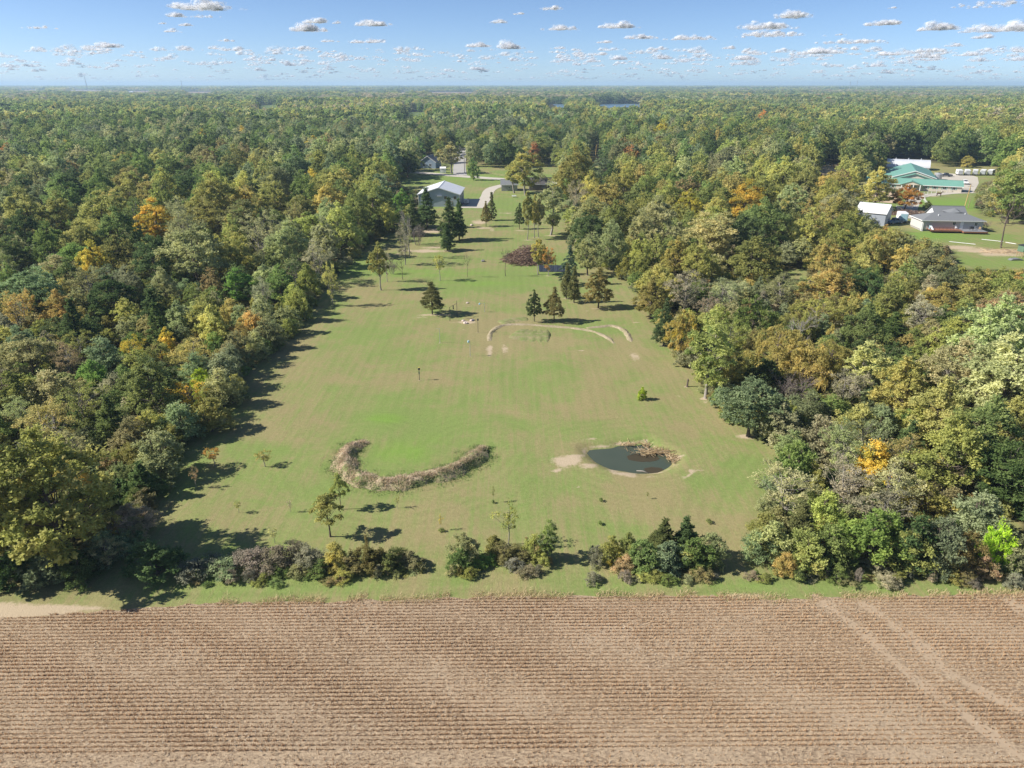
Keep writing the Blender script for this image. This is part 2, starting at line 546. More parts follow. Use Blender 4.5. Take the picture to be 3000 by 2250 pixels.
B0 = [G(800 + x / 3.16, 1200 + y / 3.16, 0.6)[:2] for x, y in [(780, 290), (655, 430), (750, 585), (1020, 655), (1400, 595), (1780, 470), (1945, 300)]]
mow_m = np.minimum(mow_m, np.where(near, seg_dist(XX, YY, B0) + .6, 50))
nx, ny = len(xs), len(ys)
gv = np.stack([XX, YY, ZZ], -1).reshape(-1, 3)
idx = np.arange(nx * ny).reshape(ny, nx)
gf = np.stack([idx[:-1, :-1], idx[:-1, 1:], idx[1:, 1:], idx[1:, :-1]], -1).reshape(-1, 4)

gm, nt = new_mat("lawn_and_woodland_floor")
pos = wpos(nt)
a_lawn = attr(nt, "lawn").outputs["Fac"]; a_sand = attr(nt, "sand").outputs["Fac"]
a_green = attr(nt, "green").outputs["Fac"]; a_mow = attr(nt, "mow").outputs["Fac"]
n_big = noise(nt, pos, 0.045, 4, 0.6, 0.5)
n_mid = noise(nt, pos, 0.28, 5, 0.65)
n_fine = noise(nt, pos, 2.6, 4, 0.7)
n_grain = noise(nt, pos, 9.0, 2, 0.6)
n_stripe = noise(nt, scaled(nt, pos, (1.0, 0.035, 0.0)), 2.0, 5, 0.75)
n_swirl = noise(nt, pos, 0.11, 6, 0.75, 1.2)
g1 = math_node(nt, 'ADD', math_node(nt, 'MULTIPLY', n_big, 1.0), math_node(nt, 'MULTIPLY', n_mid, 0.45))
g2 = math_node(nt, 'ADD', math_node(nt, 'ADD', math_node(nt, 'MULTIPLY', n_swirl, 0.7), math_node(nt, 'MULTIPLY_ADD', g1, 0.8, -0.24)), math_node(nt, 'MULTIPLY', n_stripe, 0.62))
g3 = math_node(nt, 'ADD', math_node(nt, 'ADD', g2, -0.11), math_node(nt, 'MULTIPLY', a_green, 0.26))
gfac = ramp01(nt, g3, 0.74, 1.14)
tan_c = mixc(nt, n_fine, (0.215, 0.185, 0.084, 1), (0.30, 0.262, 0.130, 1))
grn_c = mixc(nt, n_fine, (0.142, 0.195, 0.054, 1), (0.212, 0.275, 0.082, 1))
lawn_c = mixc(nt, gfac, tan_c, grn_c)
lush = ramp01(nt, math_node(nt, 'ADD', a_green, math_node(nt, 'MULTIPLY', n_mid, 0.6)), 0.95, 1.45)
lawn_c = mixc(nt, math_node(nt, 'MULTIPLY', lush, 0.7), lawn_c, (0.155, 0.285, 0.04, 1))
# mowing passes follow the edge of the lawn, straight runs in the middle
sxyz = nt.nodes.new("ShaderNodeSeparateXYZ"); nt.links.new(pos, sxyz.inputs[0])
wob = math_node(nt, 'MULTIPLY', n_big, 7.0)
edge_w = ramp01(nt, a_mow, 13.0, 7.0)
mow_x = math_node(nt, 'SINE', math_node(nt, 'ADD', math_node(nt, 'MULTIPLY', sxyz.outputs[0], 3.4), wob))
mow_e = math_node(nt, 'SINE', math_node(nt, 'ADD', math_node(nt, 'MULTIPLY', a_mow, 4.2), wob))
mow = math_node(nt, 'ADD', math_node(nt, 'MULTIPLY', mow_e, edge_w), math_node(nt, 'MULTIPLY', mow_x, math_node(nt, 'SUBTRACT', 1.0, edge_w)))
mow = math_node(nt, 'MULTIPLY', mow, math_node(nt, 'MULTIPLY', ramp01(nt, n_mid, 0.35, 0.65), 0.05))
val = math_node(nt, 'ADD', math_node(nt, 'ADD', math_node(nt, 'MULTIPLY_ADD', n_grain, 0.5, 0.62), math_node(nt, 'MULTIPLY', n_fine, 0.28)), mow)
sc = nt.nodes.new("ShaderNodeVectorMath"); sc.operation = 'SCALE'
nt.links.new(lawn_c, sc.inputs[0]); nt.links.new(val, sc.inputs["Scale"])
lawn_c = sc.outputs[0]
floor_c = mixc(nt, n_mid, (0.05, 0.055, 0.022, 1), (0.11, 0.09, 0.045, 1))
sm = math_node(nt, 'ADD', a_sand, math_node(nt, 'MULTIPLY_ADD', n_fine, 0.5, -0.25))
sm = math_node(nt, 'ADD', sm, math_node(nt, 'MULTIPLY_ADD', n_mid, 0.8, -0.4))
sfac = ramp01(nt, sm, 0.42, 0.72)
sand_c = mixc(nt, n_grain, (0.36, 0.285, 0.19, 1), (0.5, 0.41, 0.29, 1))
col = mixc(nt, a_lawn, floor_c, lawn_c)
col = mixc(nt, sfac, col, sand_c)
b = principled(nt, col, 0.95, 0, 0.1)
bump(nt, math_node(nt, 'ADD', n_fine, n_grain), 0.6, 0.07, b)
out_surface(nt, b.outputs[0])
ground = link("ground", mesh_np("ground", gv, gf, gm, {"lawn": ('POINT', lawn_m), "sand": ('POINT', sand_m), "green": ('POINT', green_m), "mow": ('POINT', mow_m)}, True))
ground["kind"] = "structure"

def road_mat(name, c0, c1):
    m, nt = new_mat(name)
    pos = wpos(nt)
    n1 = noise(nt, pos, 0.15, 4); n2 = noise(nt, pos, 2.5, 4, .7)
    c = mixc(nt, math_node(nt, 'MULTIPLY_ADD', n2, .6, math_node(nt, 'MULTIPLY', n1, .4)), c0, c1)
    b = principled(nt, c, .9, 0, .2); bump(nt, n2, .4, .03, b); out_surface(nt, b.outputs[0])
    return m

# ------------------------------------------------------------------ crop field of soybean stubble
EDGE_PX = [(-1400, 1850), (0, 1812), (150, 1800), (330, 1790), (500, 1776), (700, 1768), (1000, 1762), (1500, 1750), (1900, 1748), (2100, 1746), (2230, 1757), (2600, 1748), (3000, 1742), (4200, 1730)]
EDGE = [(q[0], q[1] + RNG.normal(0, .09) + .12 * math.sin(q[0] * 1.3) * math.sin(q[0] * .37)) for q in smooth_line([G(x, y)[:2] for x, y in EDGE_PX], .5)]
field_m, nt = new_mat("stubble_soil")
pos = wpos(nt)
n1 = noise(nt, pos, 0.12, 4, 0.6); n2 = noise(nt, scaled(nt, pos, (1, 2.2, 1)), 3.0, 5, 0.75); n3 = noise(nt, pos, 14.0, 2, 0.6)
c = mixc(nt, ramp01(nt, n2, 0.35, 0.65), (0.19, 0.135, 0.088, 1), (0.47, 0.36, 0.24, 1))
c = mixc(nt, math_node(nt, 'MULTIPLY', ramp01(nt, n1, 0.42, 0.66), 0.5), c, (0.44, 0.345, 0.24, 1))
c = mixc(nt, ramp01(nt, n3, 0.62, 0.72), c, (0.46, 0.38, 0.29, 1))
b = principled(nt, c, 0.95, 0, 0.1)
bump(nt, math_node(nt, 'ADD', n2, n3), 0.8, 0.08, b)
out_surface(nt, b.outputs[0])
ground_sheet("crop_field", EDGE + [(150, -120), (-150, -120)], field_m, 0.055)
TRACKS = [[G(x, y)[:2] for x, y in t] for t in ([(2380, 1750), (2407, 1763), (2542, 1867), (2678, 1989), (3000, 2224)], [(2520, 1765), (2556, 1790), (2678, 1876), (2791, 1980), (3000, 2090)],
                                                [(2950, 1755), (3000, 1800), (3100, 1860)])]
ex = np.array([p[0] for p in EDGE]); ey = np.array([p[1] for p in EDGE])

def blades(name, base, hgt, wid, lean, mat, az=None, fold=None, rv=None):
    """single bent blades: a triangle each, from base points (n,3)"""
    n = len(base)
    if az is None:
        az = RNG.uniform(0, 2 * np.pi, n)
    la = RNG.uniform(0, 2 * np.pi, n)
    d = np.stack([np.cos(az), np.sin(az), 0 * az], 1) * (np.asarray(wid) / 2).reshape(-1, 1)
    tip = base + np.stack([np.cos(la) * lean * hgt, np.sin(la) * lean * hgt, hgt], 1)
    v = np.concatenate([base - d, base + d, tip], 0)
    f = np.stack([np.arange(n), np.arange(n) + n, np.arange(n) + 2 * n], 1)
    if rv is None:
        rv = RNG.random(n)
    return mesh_np(name, v, f, mat, {"rv": ('FACE', rv)})

def stubble():
    P = []
    y = 33.0
    row = 0
    while y < 54:
        half = 0.76 * (y * 0.93 + 17) * 1.06 + 18
        xx = np.arange(-half, half, 0.085)
        xx = xx + RNG.normal(0, 0.05, len(xx))
        yy = y + 0.012 * xx + RNG.normal(0, 0.022, len(xx)) + 0.02 * np.sin(xx * 0.2 + row * 0.05)
        P.append(np.stack([xx, yy], 1))
        y += 0.385; row += 1
    P = np.concatenate(P)
    ok = P[:, 1] < np.interp(P[:, 0], ex, ey) - 0.1
    keep = RNG.random(len(P)) < 0.9
    for t in TRACKS:
        d = seg_dist(P[:, 0], P[:, 1], t)
        keep &= ~((d < 0.75) & (RNG.random(len(P)) < 0.6))
    thin = np.sin(P[:, 0] * .23 + 2) * np.sin(P[:, 1] * .5 + P[:, 0] * .07) + .5 * np.sin(P[:, 0] * .71) * np.sin(P[:, 1] * 1.3 + 1) > 0.5
    keep &= ~(thin & (RNG.random(len(P)) < 0.32))
    keep &= ~((np.abs(P[:, 1] - (35.0 + 0.012 * P[:, 0])) < 0.5) & (RNG.random(len(P)) < 0.85))
    P = P[ok & keep]
    base = []
    for k in range(4):
        q = P + RNG.normal(0, 1, P.shape) * [.045, .025]
        base.append(np.concatenate([q, np.full((len(q), 1), 0.05)], 1))
    base = np.concatenate(base)
    n = len(base)
    hg = RNG.uniform(0.12, 0.30, n) * (0.8 + 0.25 * np.sin(base[:, 0] * .31 + base[:, 1] * .9))
    pat = 0.5 + 0.5 * np.sin(base[:, 0] * .13 + 1.0 + np.sin(base[:, 1] * .3)) * np.sin(base[:, 1] * .21 + .4)
    rv = np.clip(RNG.random(n) * 0.72 + 0.3 * pat + 0.22 * np.clip((base[:, 0] + 12) / 30, 0, 1) - 0.14, 0, 1)
    return blades("soybean_stubble", base, hg, RNG.uniform(.035, .06, n), RNG.uniform(0, .5, n), blade_mat("stubble_stalks", (0.32, 0.19, 0.105, 1), (0.64, 0.435, 0.255, 1), (0.72, 0.58, 0.40, 1)), rv=rv)
TRACK_M = road_mat("flattened_straw", (0.30, 0.225, 0.15, 1), (0.42, 0.325, 0.225, 1))
for t in TRACKS:
    ln = smooth_line(t, 1.0)
    strip_sheet("wheel_track", ln, 0.40 * (1 + .4 * np.sin(np.arange(len(ln)) * 1.3)), TRACK_M, 0.06)
o = link("soybean_stubble", stubble()); tag(o, kind="stuff", label="rows of cut tan soybean stubble in the crop field", cat="stubble")

def litter():
    n = 15000
    y = RNG.uniform(33, 54, n); x = RNG.uniform(-1, 1, n) * (0.78 * (y * 0.93 + 17) + 16)
    ok = y < np.interp(x, ex, ey)
    x, y = x[ok], y[ok]; n = len(x)
    a = RNG.uniform(0, np.pi, n); L = RNG.uniform(.03, .12, n); w = RNG.uniform(.012, .03, n)
    u = np.stack([np.cos(a), np.sin(a), 0 * a], 1) * L[:, None]; q = np.stack([-np.sin(a), np.cos(a), 0 * a], 1) * w[:, None]
    c = np.stack([x, y, RNG.uniform(.07, .14, n)], 1)
    u[:, 2] = RNG.normal(0, .03, n)
    v = np.concatenate([c - u - q, c + u - q, c + u + q, c - u + q]); i = np.arange(n)
    return mesh_np("straw_litter", v, np.stack([i, i + n, i + 2 * n, i + 3 * n], 1), blade_mat("straw", (0.30, 0.22, 0.14, 1), (0.46, 0.37, 0.26, 1), (0.62, 0.55, 0.45, 1)), {"rv": ('FACE', RNG.random(n))})
o = link("straw_litter", litter()); tag(o, kind="stuff", label="pale loose straw lying between the stubble rows", cat="straw")

def edge_grass():
    n = 20000
    x = RNG.uniform(-60, 60, n)
    y = np.interp(x, ex, ey) + RNG.normal(0.05, 0.35, n) + 0.25 * np.sin(x * .9) * RNG.random(n)
    clump = (np.sin(x * 1.7) + np.sin(x * .61 + 1)) > -0.7
    x, y = x[clump & (x > -27)], y[clump & (x > -27)]
    n = len(x)
    return blades("dry_edge_grass", np.stack([x, y, 0 * x], 1), RNG.uniform(.1, .38, n), RNG.uniform(.03, .06, n), RNG.uniform(.3, 1.2, n), blade_mat("dry_grass", (0.50, 0.38, 0.22, 1), (0.72, 0.58, 0.37, 1), (0.30, 0.36, 0.12, 1)))
o = link("dry_edge_grass", edge_grass()); tag(o, kind="stuff", label="dry tan grass fringe between the stubble and the mown strip", cat="grass")

# ------------------------------------------------------------------ pond
water_m, nt = new_mat("murky_water")
pos = wpos(nt)
n1 = noise(nt, pos, 0.25, 3)
c = mixc(nt, n1, (0.050, 0.066, 0.046, 1), (0.072, 0.086, 0.058, 1))
b = principled(nt, c, 0.1, 0, 0.35)
bump(nt, noise(nt, pos, 1.6, 3), 0.05, 0.02, b)
out_surface(nt, b.outputs[0])
pc = np.mean(POND, axis=0)
ground_sheet("pond", [tuple(pc + (np.array(p) - pc) * 1.05) for p in POND], water_m, WATER_Z - 0.05)
ALGAE = plain("algae", (0.05, 0.04, 0.022), 0.7)
for (zx, zy, rx, ry, lab) in ((1250, 355, 2.1, 1.1, "dark brown mat of sunken weed under the fallen reeds"), (1400, 516, 1.3, .75, "round dark mat of weed by the floating log")):
    x, y, _ = G(1600 + zx / 4.424, 1260 + zy / 4.424, WATER_Z)
    mb = MB(); n = 26
    ring = [(math.cos(2 * math.pi * k / n) * rx * random.uniform(.85, 1.05), math.sin(2 * math.pi * k / n) * ry * random.uniform(.85, 1.05)) for k in range(n)]
    mb.poly_prism(ring, 'z', -0.02, 0.0)
    o = mb.build("weed_mat", ALGAE, None, (x, y, WATER_Z - 0.035)); tag(o, lab, "weed")
def sticks(name, pts_a, pts_b, rad, mat):
    a = np.asarray(pts_a, float); b_ = np.asarray(pts_b, float); n = len(a)
    d = b_ - a; d /= np.linalg.norm(d, axis=1)[:, None]
    s = np.cross(d, [0.3, 0.2, 1.0]); s /= np.linalg.norm(s, axis=1)[:, None]; t = np.cross(d, s)
    r = np.asarray(rad).reshape(-1, 1)
    V = []
    for p, k in ((a, 1.0), (b_, 0.6)):
        for ang in (0, 2.094, 4.189):
            V.append(p + (s * math.cos(ang) + t * math.sin(ang)) * r * k)
    v = np.concatenate(V); i = np.arange(n)
    f = np.concatenate([np.stack([i + j * n, i + ((j + 1) % 3) * n, i + (3 + (j + 1) % 3) * n, i + (3 + j) * n], 1) for j in range(3)])
    return mesh_np(name, v, f, mat, {"rv": ('FACE', np.tile(RNG.random(n), 3))})
REED = blade_mat("dead_reed", (0.42, 0.30, 0.17, 1), (0.66, 0.52, 0.31, 1), (0.7, 0.6, 0.46, 1))
def reeds():
    A, B = [], []
    for zx, zy, sx, sy, n in ((1340, 300, 1.7, .6, 130), (1480, 295, 1.5, .5, 80), (1600, 365, .5, .6, 50), (1640, 410, .25, .6, 36), (1280, 205, .5, .4, 30), (1050, 205, 1.2, .15, 40)):
        x, y, _ = G(1600 + zx / 4.424, 1260 + zy / 4.424, WATER_Z)
        p = np.stack([RNG.normal(x, sx * .6, n), RNG.normal(y, sy * .6, n), RNG.uniform(WATER_Z, WATER_Z + .35, n)], 1)
        an = RNG.normal(0.4, 1.2, n); L = RNG.uniform(.4, 1.3, n)
        q = p + np.stack([np.cos(an) * L, np.sin(an) * L, RNG.uniform(-.05, .35, n)], 1)
        A.append(p); B.append(q)
    return sticks("fallen_reeds", np.concatenate(A), np.concatenate(B), RNG.uniform(.018, .04, sum(len(a) for a in A)), REED)
o = link("fallen_reeds", reeds()); tag(o, kind="stuff", label="heap of fallen dead tan reeds at the pond corner", cat="reeds")
a, b_ = G(1600 + 1170 / 4.424, 1260 + 530 / 4.424, WATER_Z), G(1600 + 1320 / 4.424, 1260 + 557 / 4.424, WATER_Z)
mb = MB(); mb.tube([(0, 0, .03), (.7, -.12, .05), (b_[0] - a[0], b_[1] - a[1], .0)], [.05, .09, .06], 7)
tag(mb.build("floating_log", BARK_PALE, None, a, True), "pale log floating along the near bank of the pond", "log")

# ------------------------------------------------------------------ earth berms
BERM_M, nt = new_mat("weedy_earth")
pos = wpos(nt)
n1 = noise(nt, pos, 0.7, 5, 0.7); n2 = noise(nt, pos, 5.0, 4, 0.7); n0 = noise(nt, pos, 0.18, 2)
c = mixc(nt, ramp01(nt, n1, 0.38, 0.62), (0.15, 0.185, 0.065, 1), (0.42, 0.33, 0.225, 1))
c = mixc(nt, ramp01(nt, n2, 0.55, 0.75), c, (0.36, 0.285, 0.19, 1))
b = principled(nt, c, 0.95, 0, 0.1); bump(nt, n2, 0.8, 0.12, b); out_surface(nt, b.outputs[0])
BARE_M, nt = new_mat("bare_earth")
pos = wpos(nt)
n1 = noise(nt, pos, 0.5, 5, 0.7); n2 = noise(nt, pos, 4.0, 4, 0.7)
c = mixc(nt, ramp01(nt, n1, 0.4, 0.65), (0.32, 0.265, 0.18, 1), (0.23, 0.205, 0.11, 1))
c = mixc(nt, ramp01(nt, n2, 0.5, 0.7), c, (0.50, 0.42, 0.30, 1))
b = principled(nt, c, 0.95, 0, 0.1); bump(nt, n2, 0.8, 0.1, b); out_surface(nt, b.outputs[0])

def berm(name, line, width, hgt, mat):
    ln = smooth_line(line, 0.35); n = len(ln); K = 11
    s = np.linspace(0, 1, n)
    env = np.minimum(1, np.minimum(s, 1 - s) * 9) ** 0.6
    tg = np.gradient(ln, axis=0); tg /= np.linalg.norm(tg, axis=1)[:, None]
    nr = np.stack([-tg[:, 1], tg[:, 0]], 1)
    u = np.linspace(-1, 1, K)
    prof = np.maximum(0, 1 - np.abs(u) ** 1.5) ** 1.5
    wv = width * (0.55 + 0.45 * env) * (1 + 0.14 * np.sin(s * 37) + 0.1 * np.sin(s * 83 + 1))
    V = np.zeros((n, K, 3))
    for j in range(K):
        V[:, j, :2] = ln + nr * (u[j] * wv)[:, None]
        V[:, j, 2] = prof[j] * hgt * env * (1 + 0.16 * np.sin(s * 61 + j) + 0.12 * RNG.normal(0, 1, n)) - 0.02
    V[:, 0, 2] = -0.12; V[:, -1, 2] = -0.12; V[0, :, 2] -= 0.15; V[-1, :, 2] -= 0.15
    ii = np.arange(n * K).reshape(n, K)
    f = np.stack([ii[:-1, :-1], ii[1:, :-1], ii[1:, 1:], ii[:-1, 1:]], -1).reshape(-1, 4)[:, ::-1]
    o = link(name, mesh_np(name, V.reshape(-1, 3), f, mat, None, True)); o["kind"] = "structure"
    return ln, nr, wv, env
B1 = [G(800 + x / 3.16, 1200 + y / 3.16, 0.6)[:2] for x, y in [(870, 262), (780, 290), (700, 345), (655, 430), (670, 510), (750, 585), (880, 630), (1020, 655), (1200, 640), (1400, 595), (1600, 555), (1780, 470), (1890, 385), (1945, 300)]]
bl, bn, bw, be = berm("earth_berm", B1, 1.65, 0.8, BERM_M)
def berm_weeds():
    n = 24000
    i = RNG.integers(0, len(bl), n); u = np.clip(RNG.normal(-0.08, 0.62, n), -1.6, 1.6)
    p = bl[i] + bn[i] * (u * bw[i])[:, None] + RNG.normal(0, .12, (n, 2))
    z = np.maximum(0, 1 - np.abs(u) ** 1.5) ** 1.5 * 0.8 * be[i] - .02
    pat = np.sin(p[:, 0] * 1.1) * np.sin(p[:, 1] * 1.3 + 1)
    rv = np.clip(RNG.random(n) * .55 + .42 * (pat > 0) * (0.5 + 0.5 * np.sin(i * .06)) + 0.25 * (np.abs(u) < .35) - .75 * np.clip(np.abs(u) - .55, 0, 1), 0, 1)
    return blades("berm_weeds", np.stack([p[:, 0], p[:, 1], z], 1), RNG.uniform(.05, .17, n) * (1 + 1.1 * (np.sin(p[:, 0] * 2.1) * np.sin(p[:, 1] * 2.7) > .35)), RNG.uniform(.04, .1, n), RNG.uniform(.3, 1.5, n), blade_mat("berm_weed", (0.15, 0.24, 0.08, 1), (0.60, 0.47, 0.33, 1), (0.75, 0.63, 0.48, 1)), rv=rv)
o = link("berm_weeds", berm_weeds()); tag(o, kind="stuff", label="tan and green weeds covering the curved earth berm", cat="weeds")
MOUND_M, nt = new_mat("grassy_mound")
pos = wpos(nt)
n1 = noise(nt, pos, 0.8, 5, 0.7); n2 = noise(nt, pos, 5.0, 4, 0.7)
c = mixc(nt, ramp01(nt, n1, 0.35, 0.7), (0.17, 0.21, 0.07, 1), (0.27, 0.23, 0.13, 1))
b = principled(nt, c, 0.95, 0, 0.1); bump(nt, n2, 0.8, 0.1, b); out_surface(nt, b.outputs[0])
def z3(l):
    return [G(900 + x / 1.843, 700 + y / 1.843, 0.25)[:2] for x, y in l]
berm("earth_ridge", z3([(983, 545), (992, 500), (1045, 463), (1140, 455), (1290, 463), (1430, 474), (1540, 492), (1620, 525), (1660, 560)]), 0.62, 0.2, BARE_M)
berm("earth_ridge", z3([(1500, 475), (1580, 468), (1650, 463), (1715, 490), (1752, 552)]), 0.65, 0.22, BARE_M)
berm("earth_mound", z3([(1110, 500), (1200, 512), (1320, 515)]), 3.6, 0.35, MOUND_M)
berm("earth_mound", z3([(1040, 450), (1110, 432), (1200, 425)]), 1.8, 0.25, MOUND_M)

# ------------------------------------------------------------------ roads and drives
GRAVEL = road_mat("pale_gravel", (0.36, 0.33, 0.28, 1), (0.56, 0.52, 0.45, 1))
ASPH = road_mat("worn_asphalt", (0.30, 0.29, 0.275, 1), (0.44, 0.43, 0.41, 1))
SANDM = road_mat("arena_sand", (0.40, 0.30, 0.20, 1), (0.54, 0.42, 0.29, 1))
zA = lambda x, y: G(1220 + x / 7.373, 420 + y / 7.373)[:2]
strip_sheet("road", smooth_line([zA(945, 690), zA(930, 600), zA(930, 500), zA(945, 350), zA(970, 230), zA(1000, 130), zA(1010, 60)], 5), 3.4, ASPH, 0.064)
strip_sheet("cross_road", smooth_line([zA(-250, 610), zA(330, 655), zA(700, 690), zA(1100, 720), zA(1500, 750), zA(1900, 775), zA(2300, 800), zA(3100, 860)], 5), 3.6, GRAVEL, 0.06)
strip_sheet("driveway", smooth_line([zA(2050, 800), zA(1960, 880), zA(1820, 920), zA(1660, 965), zA(1560, 1040), zA(1520, 1140), zA(1460, 1230), zA(1400, 1310), zA(1370, 1400)], 1.5), 2.4, GRAVEL, 0.068)
ground_sheet("gravel_apron", [zA(960, 1400), zA(1010, 1200), zA(1380, 1200), zA(1480, 1240), zA(1430, 1390)], GRAVEL, 0.06)
zB = lambda x, y: G(2480 + x / 4.424, 440 + y / 4.424)[:2]
strip_sheet("yard_drive", smooth_line([zB(1620, 545), zB(1350, 555), zB(1150, 575), zB(1000, 590), zB(890, 625), zB(850, 690), zB(820, 760), zB(840, 830), zB(870, 890)], 2), 2.6, GRAVEL, 0.06)
ground_sheet("gravel_yard", [zB(1140, 290), zB(1600, 320), zB(1700, 350), zB(1715, 430), zB(1640, 560), zB(1500, 550), zB(1480, 480), zB(1230, 400), zB(1140, 390)], GRAVEL, 0.064)
ground_sheet("riding_arena", [zB(330, 530), zB(640, 530), zB(660, 640), zB(600, 690), zB(250, 660)], SANDM, 0.06)
ground_sheet("horse_paddock", [G(x, y)[:2] for x, y in ((2380, 486), (2480, 484), (2470, 520), (2400, 516))], SANDM, 0.06)
ground_sheet("gravel_spot", [zB(640, 720), zB(800, 735), zB(800, 830), zB(660, 800)], GRAVEL, 0.056)
# far lake and fields seen over the trees
lake_m, nt = new_mat("lake_water")
b = principled(nt, (0.10, 0.17, 0.23), 0.3, 0, 0.5); out_surface(nt, b.outputs[0])
ground_sheet("lake", [(85, 960), (175, 950), (190, 1500), (345, 1560), (345, 1760), (200, 1800), (92, 1750)], lake_m, 0.3)
FAR_TAN = road_mat("far_stubble", (0.22, 0.155, 0.10, 1), (0.30, 0.22, 0.15, 1))
FAR_GREEN = road_mat("far_pasture", (0.09, 0.13, 0.035, 1), (0.13, 0.18, 0.05, 1))
for k, lst in STRIPS.items():
    for r in lst:
        ground_sheet("far_field", [G(r[0] - 8, r[3] + 5)[:2], G(r[2] + 8, r[3] + 5)[:2], G(r[2] + 8, r[1])[:2], G(r[0] - 8, r[1])[:2]], FAR_TAN if k == 'tan' else FAR_GREEN, 0.3)

# ------------------------------------------------------------------ tree and shrub prototypes
def unit(a):
    return a / (np.linalg.norm(a, axis=-1, keepdims=True) + 1e-9)

def leaf_mesh(name, c, nrm, size, aspect, rv, rl, mat, rng, tdir=None):
    """rhombus leaf tufts at centres c facing nrm"""
    n = len(c)
    r = rng.normal(size=(n, 3)) if tdir is None else tdir + rng.normal(size=(n, 3)) * .35
    u = unit(np.cross(np.cross(nrm, r), nrm)) * size[:, None]
    w = unit(np.cross(nrm, u)) * (size * aspect)[:, None]
    bend = nrm * (size * .25)[:, None]
    v = np.concatenate([c - u - bend, c - w, c + u - bend, c + w])
    i = np.arange(n)
    f = np.stack([i, i + n, i + 2 * n, i + 3 * n], 1)
    return mesh_np(name, v, f, mat, {"rv": ('FACE', rv), "rl": ('FACE', rl)})

PROFILES = {
    'round': lambda t: np.sqrt(np.clip(1 - (2 * t - 1) ** 2, 0.0, 1)) * .96 + .04,
    'dome': lambda t: np.clip(1.0 - t ** 2.6, 0, 1) ** .55 * np.clip(.62 + t * 1.9, 0, 1),
    'vase': lambda t: np.clip(.45 + 1.0 * t, 0, 1) * np.clip(1.0 - (np.clip(t - .55, 0, 1) / .45) ** 2.2, 0, 1) ** .5 + .03,
    'oval': lambda t: np.sin(np.pi * np.clip(.12 + .86 * t, 0, 1)) ** .75,
    'cone': lambda t: np.clip(1.0 - t, 0, 1) ** .85 * np.clip(.55 + t * 3.5, 0, 1) + .02,
    'cedar': lambda t: np.clip(1.0 - t ** 1.35, 0, 1) ** .8 * np.clip(.6 + t * 2.5, 0, 1) + .02,
    'shrub': lambda t: np.clip(1.0 - t ** 2.2, 0, 1) ** .5,
}

def crown_points(rng, h, w, z0, profile, n_lobe, lobe_r, flat=1.0, inner=.9):
    """lobe centres spread over a crown envelope"""
    L = []
    ph = rng.uniform(0, 6.28, 3)
    tries = 0
    while len(L) < n_lobe and tries < 4000:
        tries += 1
        t = rng.random() ** .85
        r = PROFILES[profile](np.array(t)) * w / 2
        lr = lobe_r * rng.uniform(.55, 1.35)
        ang = rng.uniform(0, 2 * np.pi)
        r = r * (1 + .2 * np.sin(2 * ang + ph[0]) + .13 * np.sin(3 * ang + ph[1] + 3 * t) - .12 * (rng.random() < .25))
        rad = max(0.0, r - lr * .75) * (rng.uniform(.55, 1.0) if rng.random() < inner else rng.uniform(0, .5))
        z = z0 + t * (h - z0) * (1 + .1 * np.sin(ang * 2 + ph[2])) - lr * .55 * (t > .7)
        p = np.array([np.cos(ang) * rad, np.sin(ang) * rad, max(z, z0 + lr * .3)])
        if all(np.linalg.norm((p - q[:3]) * [1, 1, 1 / flat]) > .62 * (lr + q[3]) * .8 for q in L):
            L.append(np.array([*p, lr]))
    return np.array(L)

def make_crown(name, rng, lobes, twigs, leaves, leaf, aspect=.62, up=.5, flat=1.0, droop=0.0, axis_pull=.5, spread=.10, mat=LEAF, nrand=.75, bottom=.25):
    nl = len(lobes)
    C = np.repeat(lobes[:, :3], twigs, 0); R = np.repeat(lobes[:, 3], twigs)
    lobe_rl = np.repeat(rng.random(nl), twigs)
    d = rng.normal(size=(nl * twigs, 3))
    axis = C * [1, 1, 0]; axis = unit(axis) * np.clip(np.linalg.norm(axis, axis=1, keepdims=True), 0, 1)
    d = unit(unit(d) + axis * axis_pull + np.array([0, 0, up]))
    low = d[:, 2] < -bottom
    d[low, 2] *= -.4
    d = unit(d)
    Ln = R * rng.uniform(.65, 1.2, len(R))
    T = rng.random((len(R), leaves)) ** .65 * .85 + .18
    P = C[:, None, :] + d[:, None, :] * (Ln[:, None] * T)[:, :, None] * np.array([1, 1, flat])
    P[:, :, 2] -= droop * (T ** 2) * Ln[:, None]
    P += rng.normal(size=P.shape) * (spread * R)[:, None, None]
    tuft = np.repeat(rng.random(len(R))[:, None], leaves, 1)
    P = P.reshape(-1, 3)
    D = np.repeat(d, leaves, 0)
    nrm = unit(D * .7 + np.array([0, 0, .45]) + rng.normal(size=P.shape) * nrand)
    rv = np.clip(.5 * tuft.ravel() + .5 * rng.random(len(P)), 0, 1)
    rl = np.repeat(lobe_rl, leaves)
    size = leaf * rng.uniform(.6, 1.35, len(P))
    td = D + np.array([0, 0, -.6 * droop])
    return leaf_mesh(name, P, nrm, size, aspect, rv, rl, mat, rng, td)

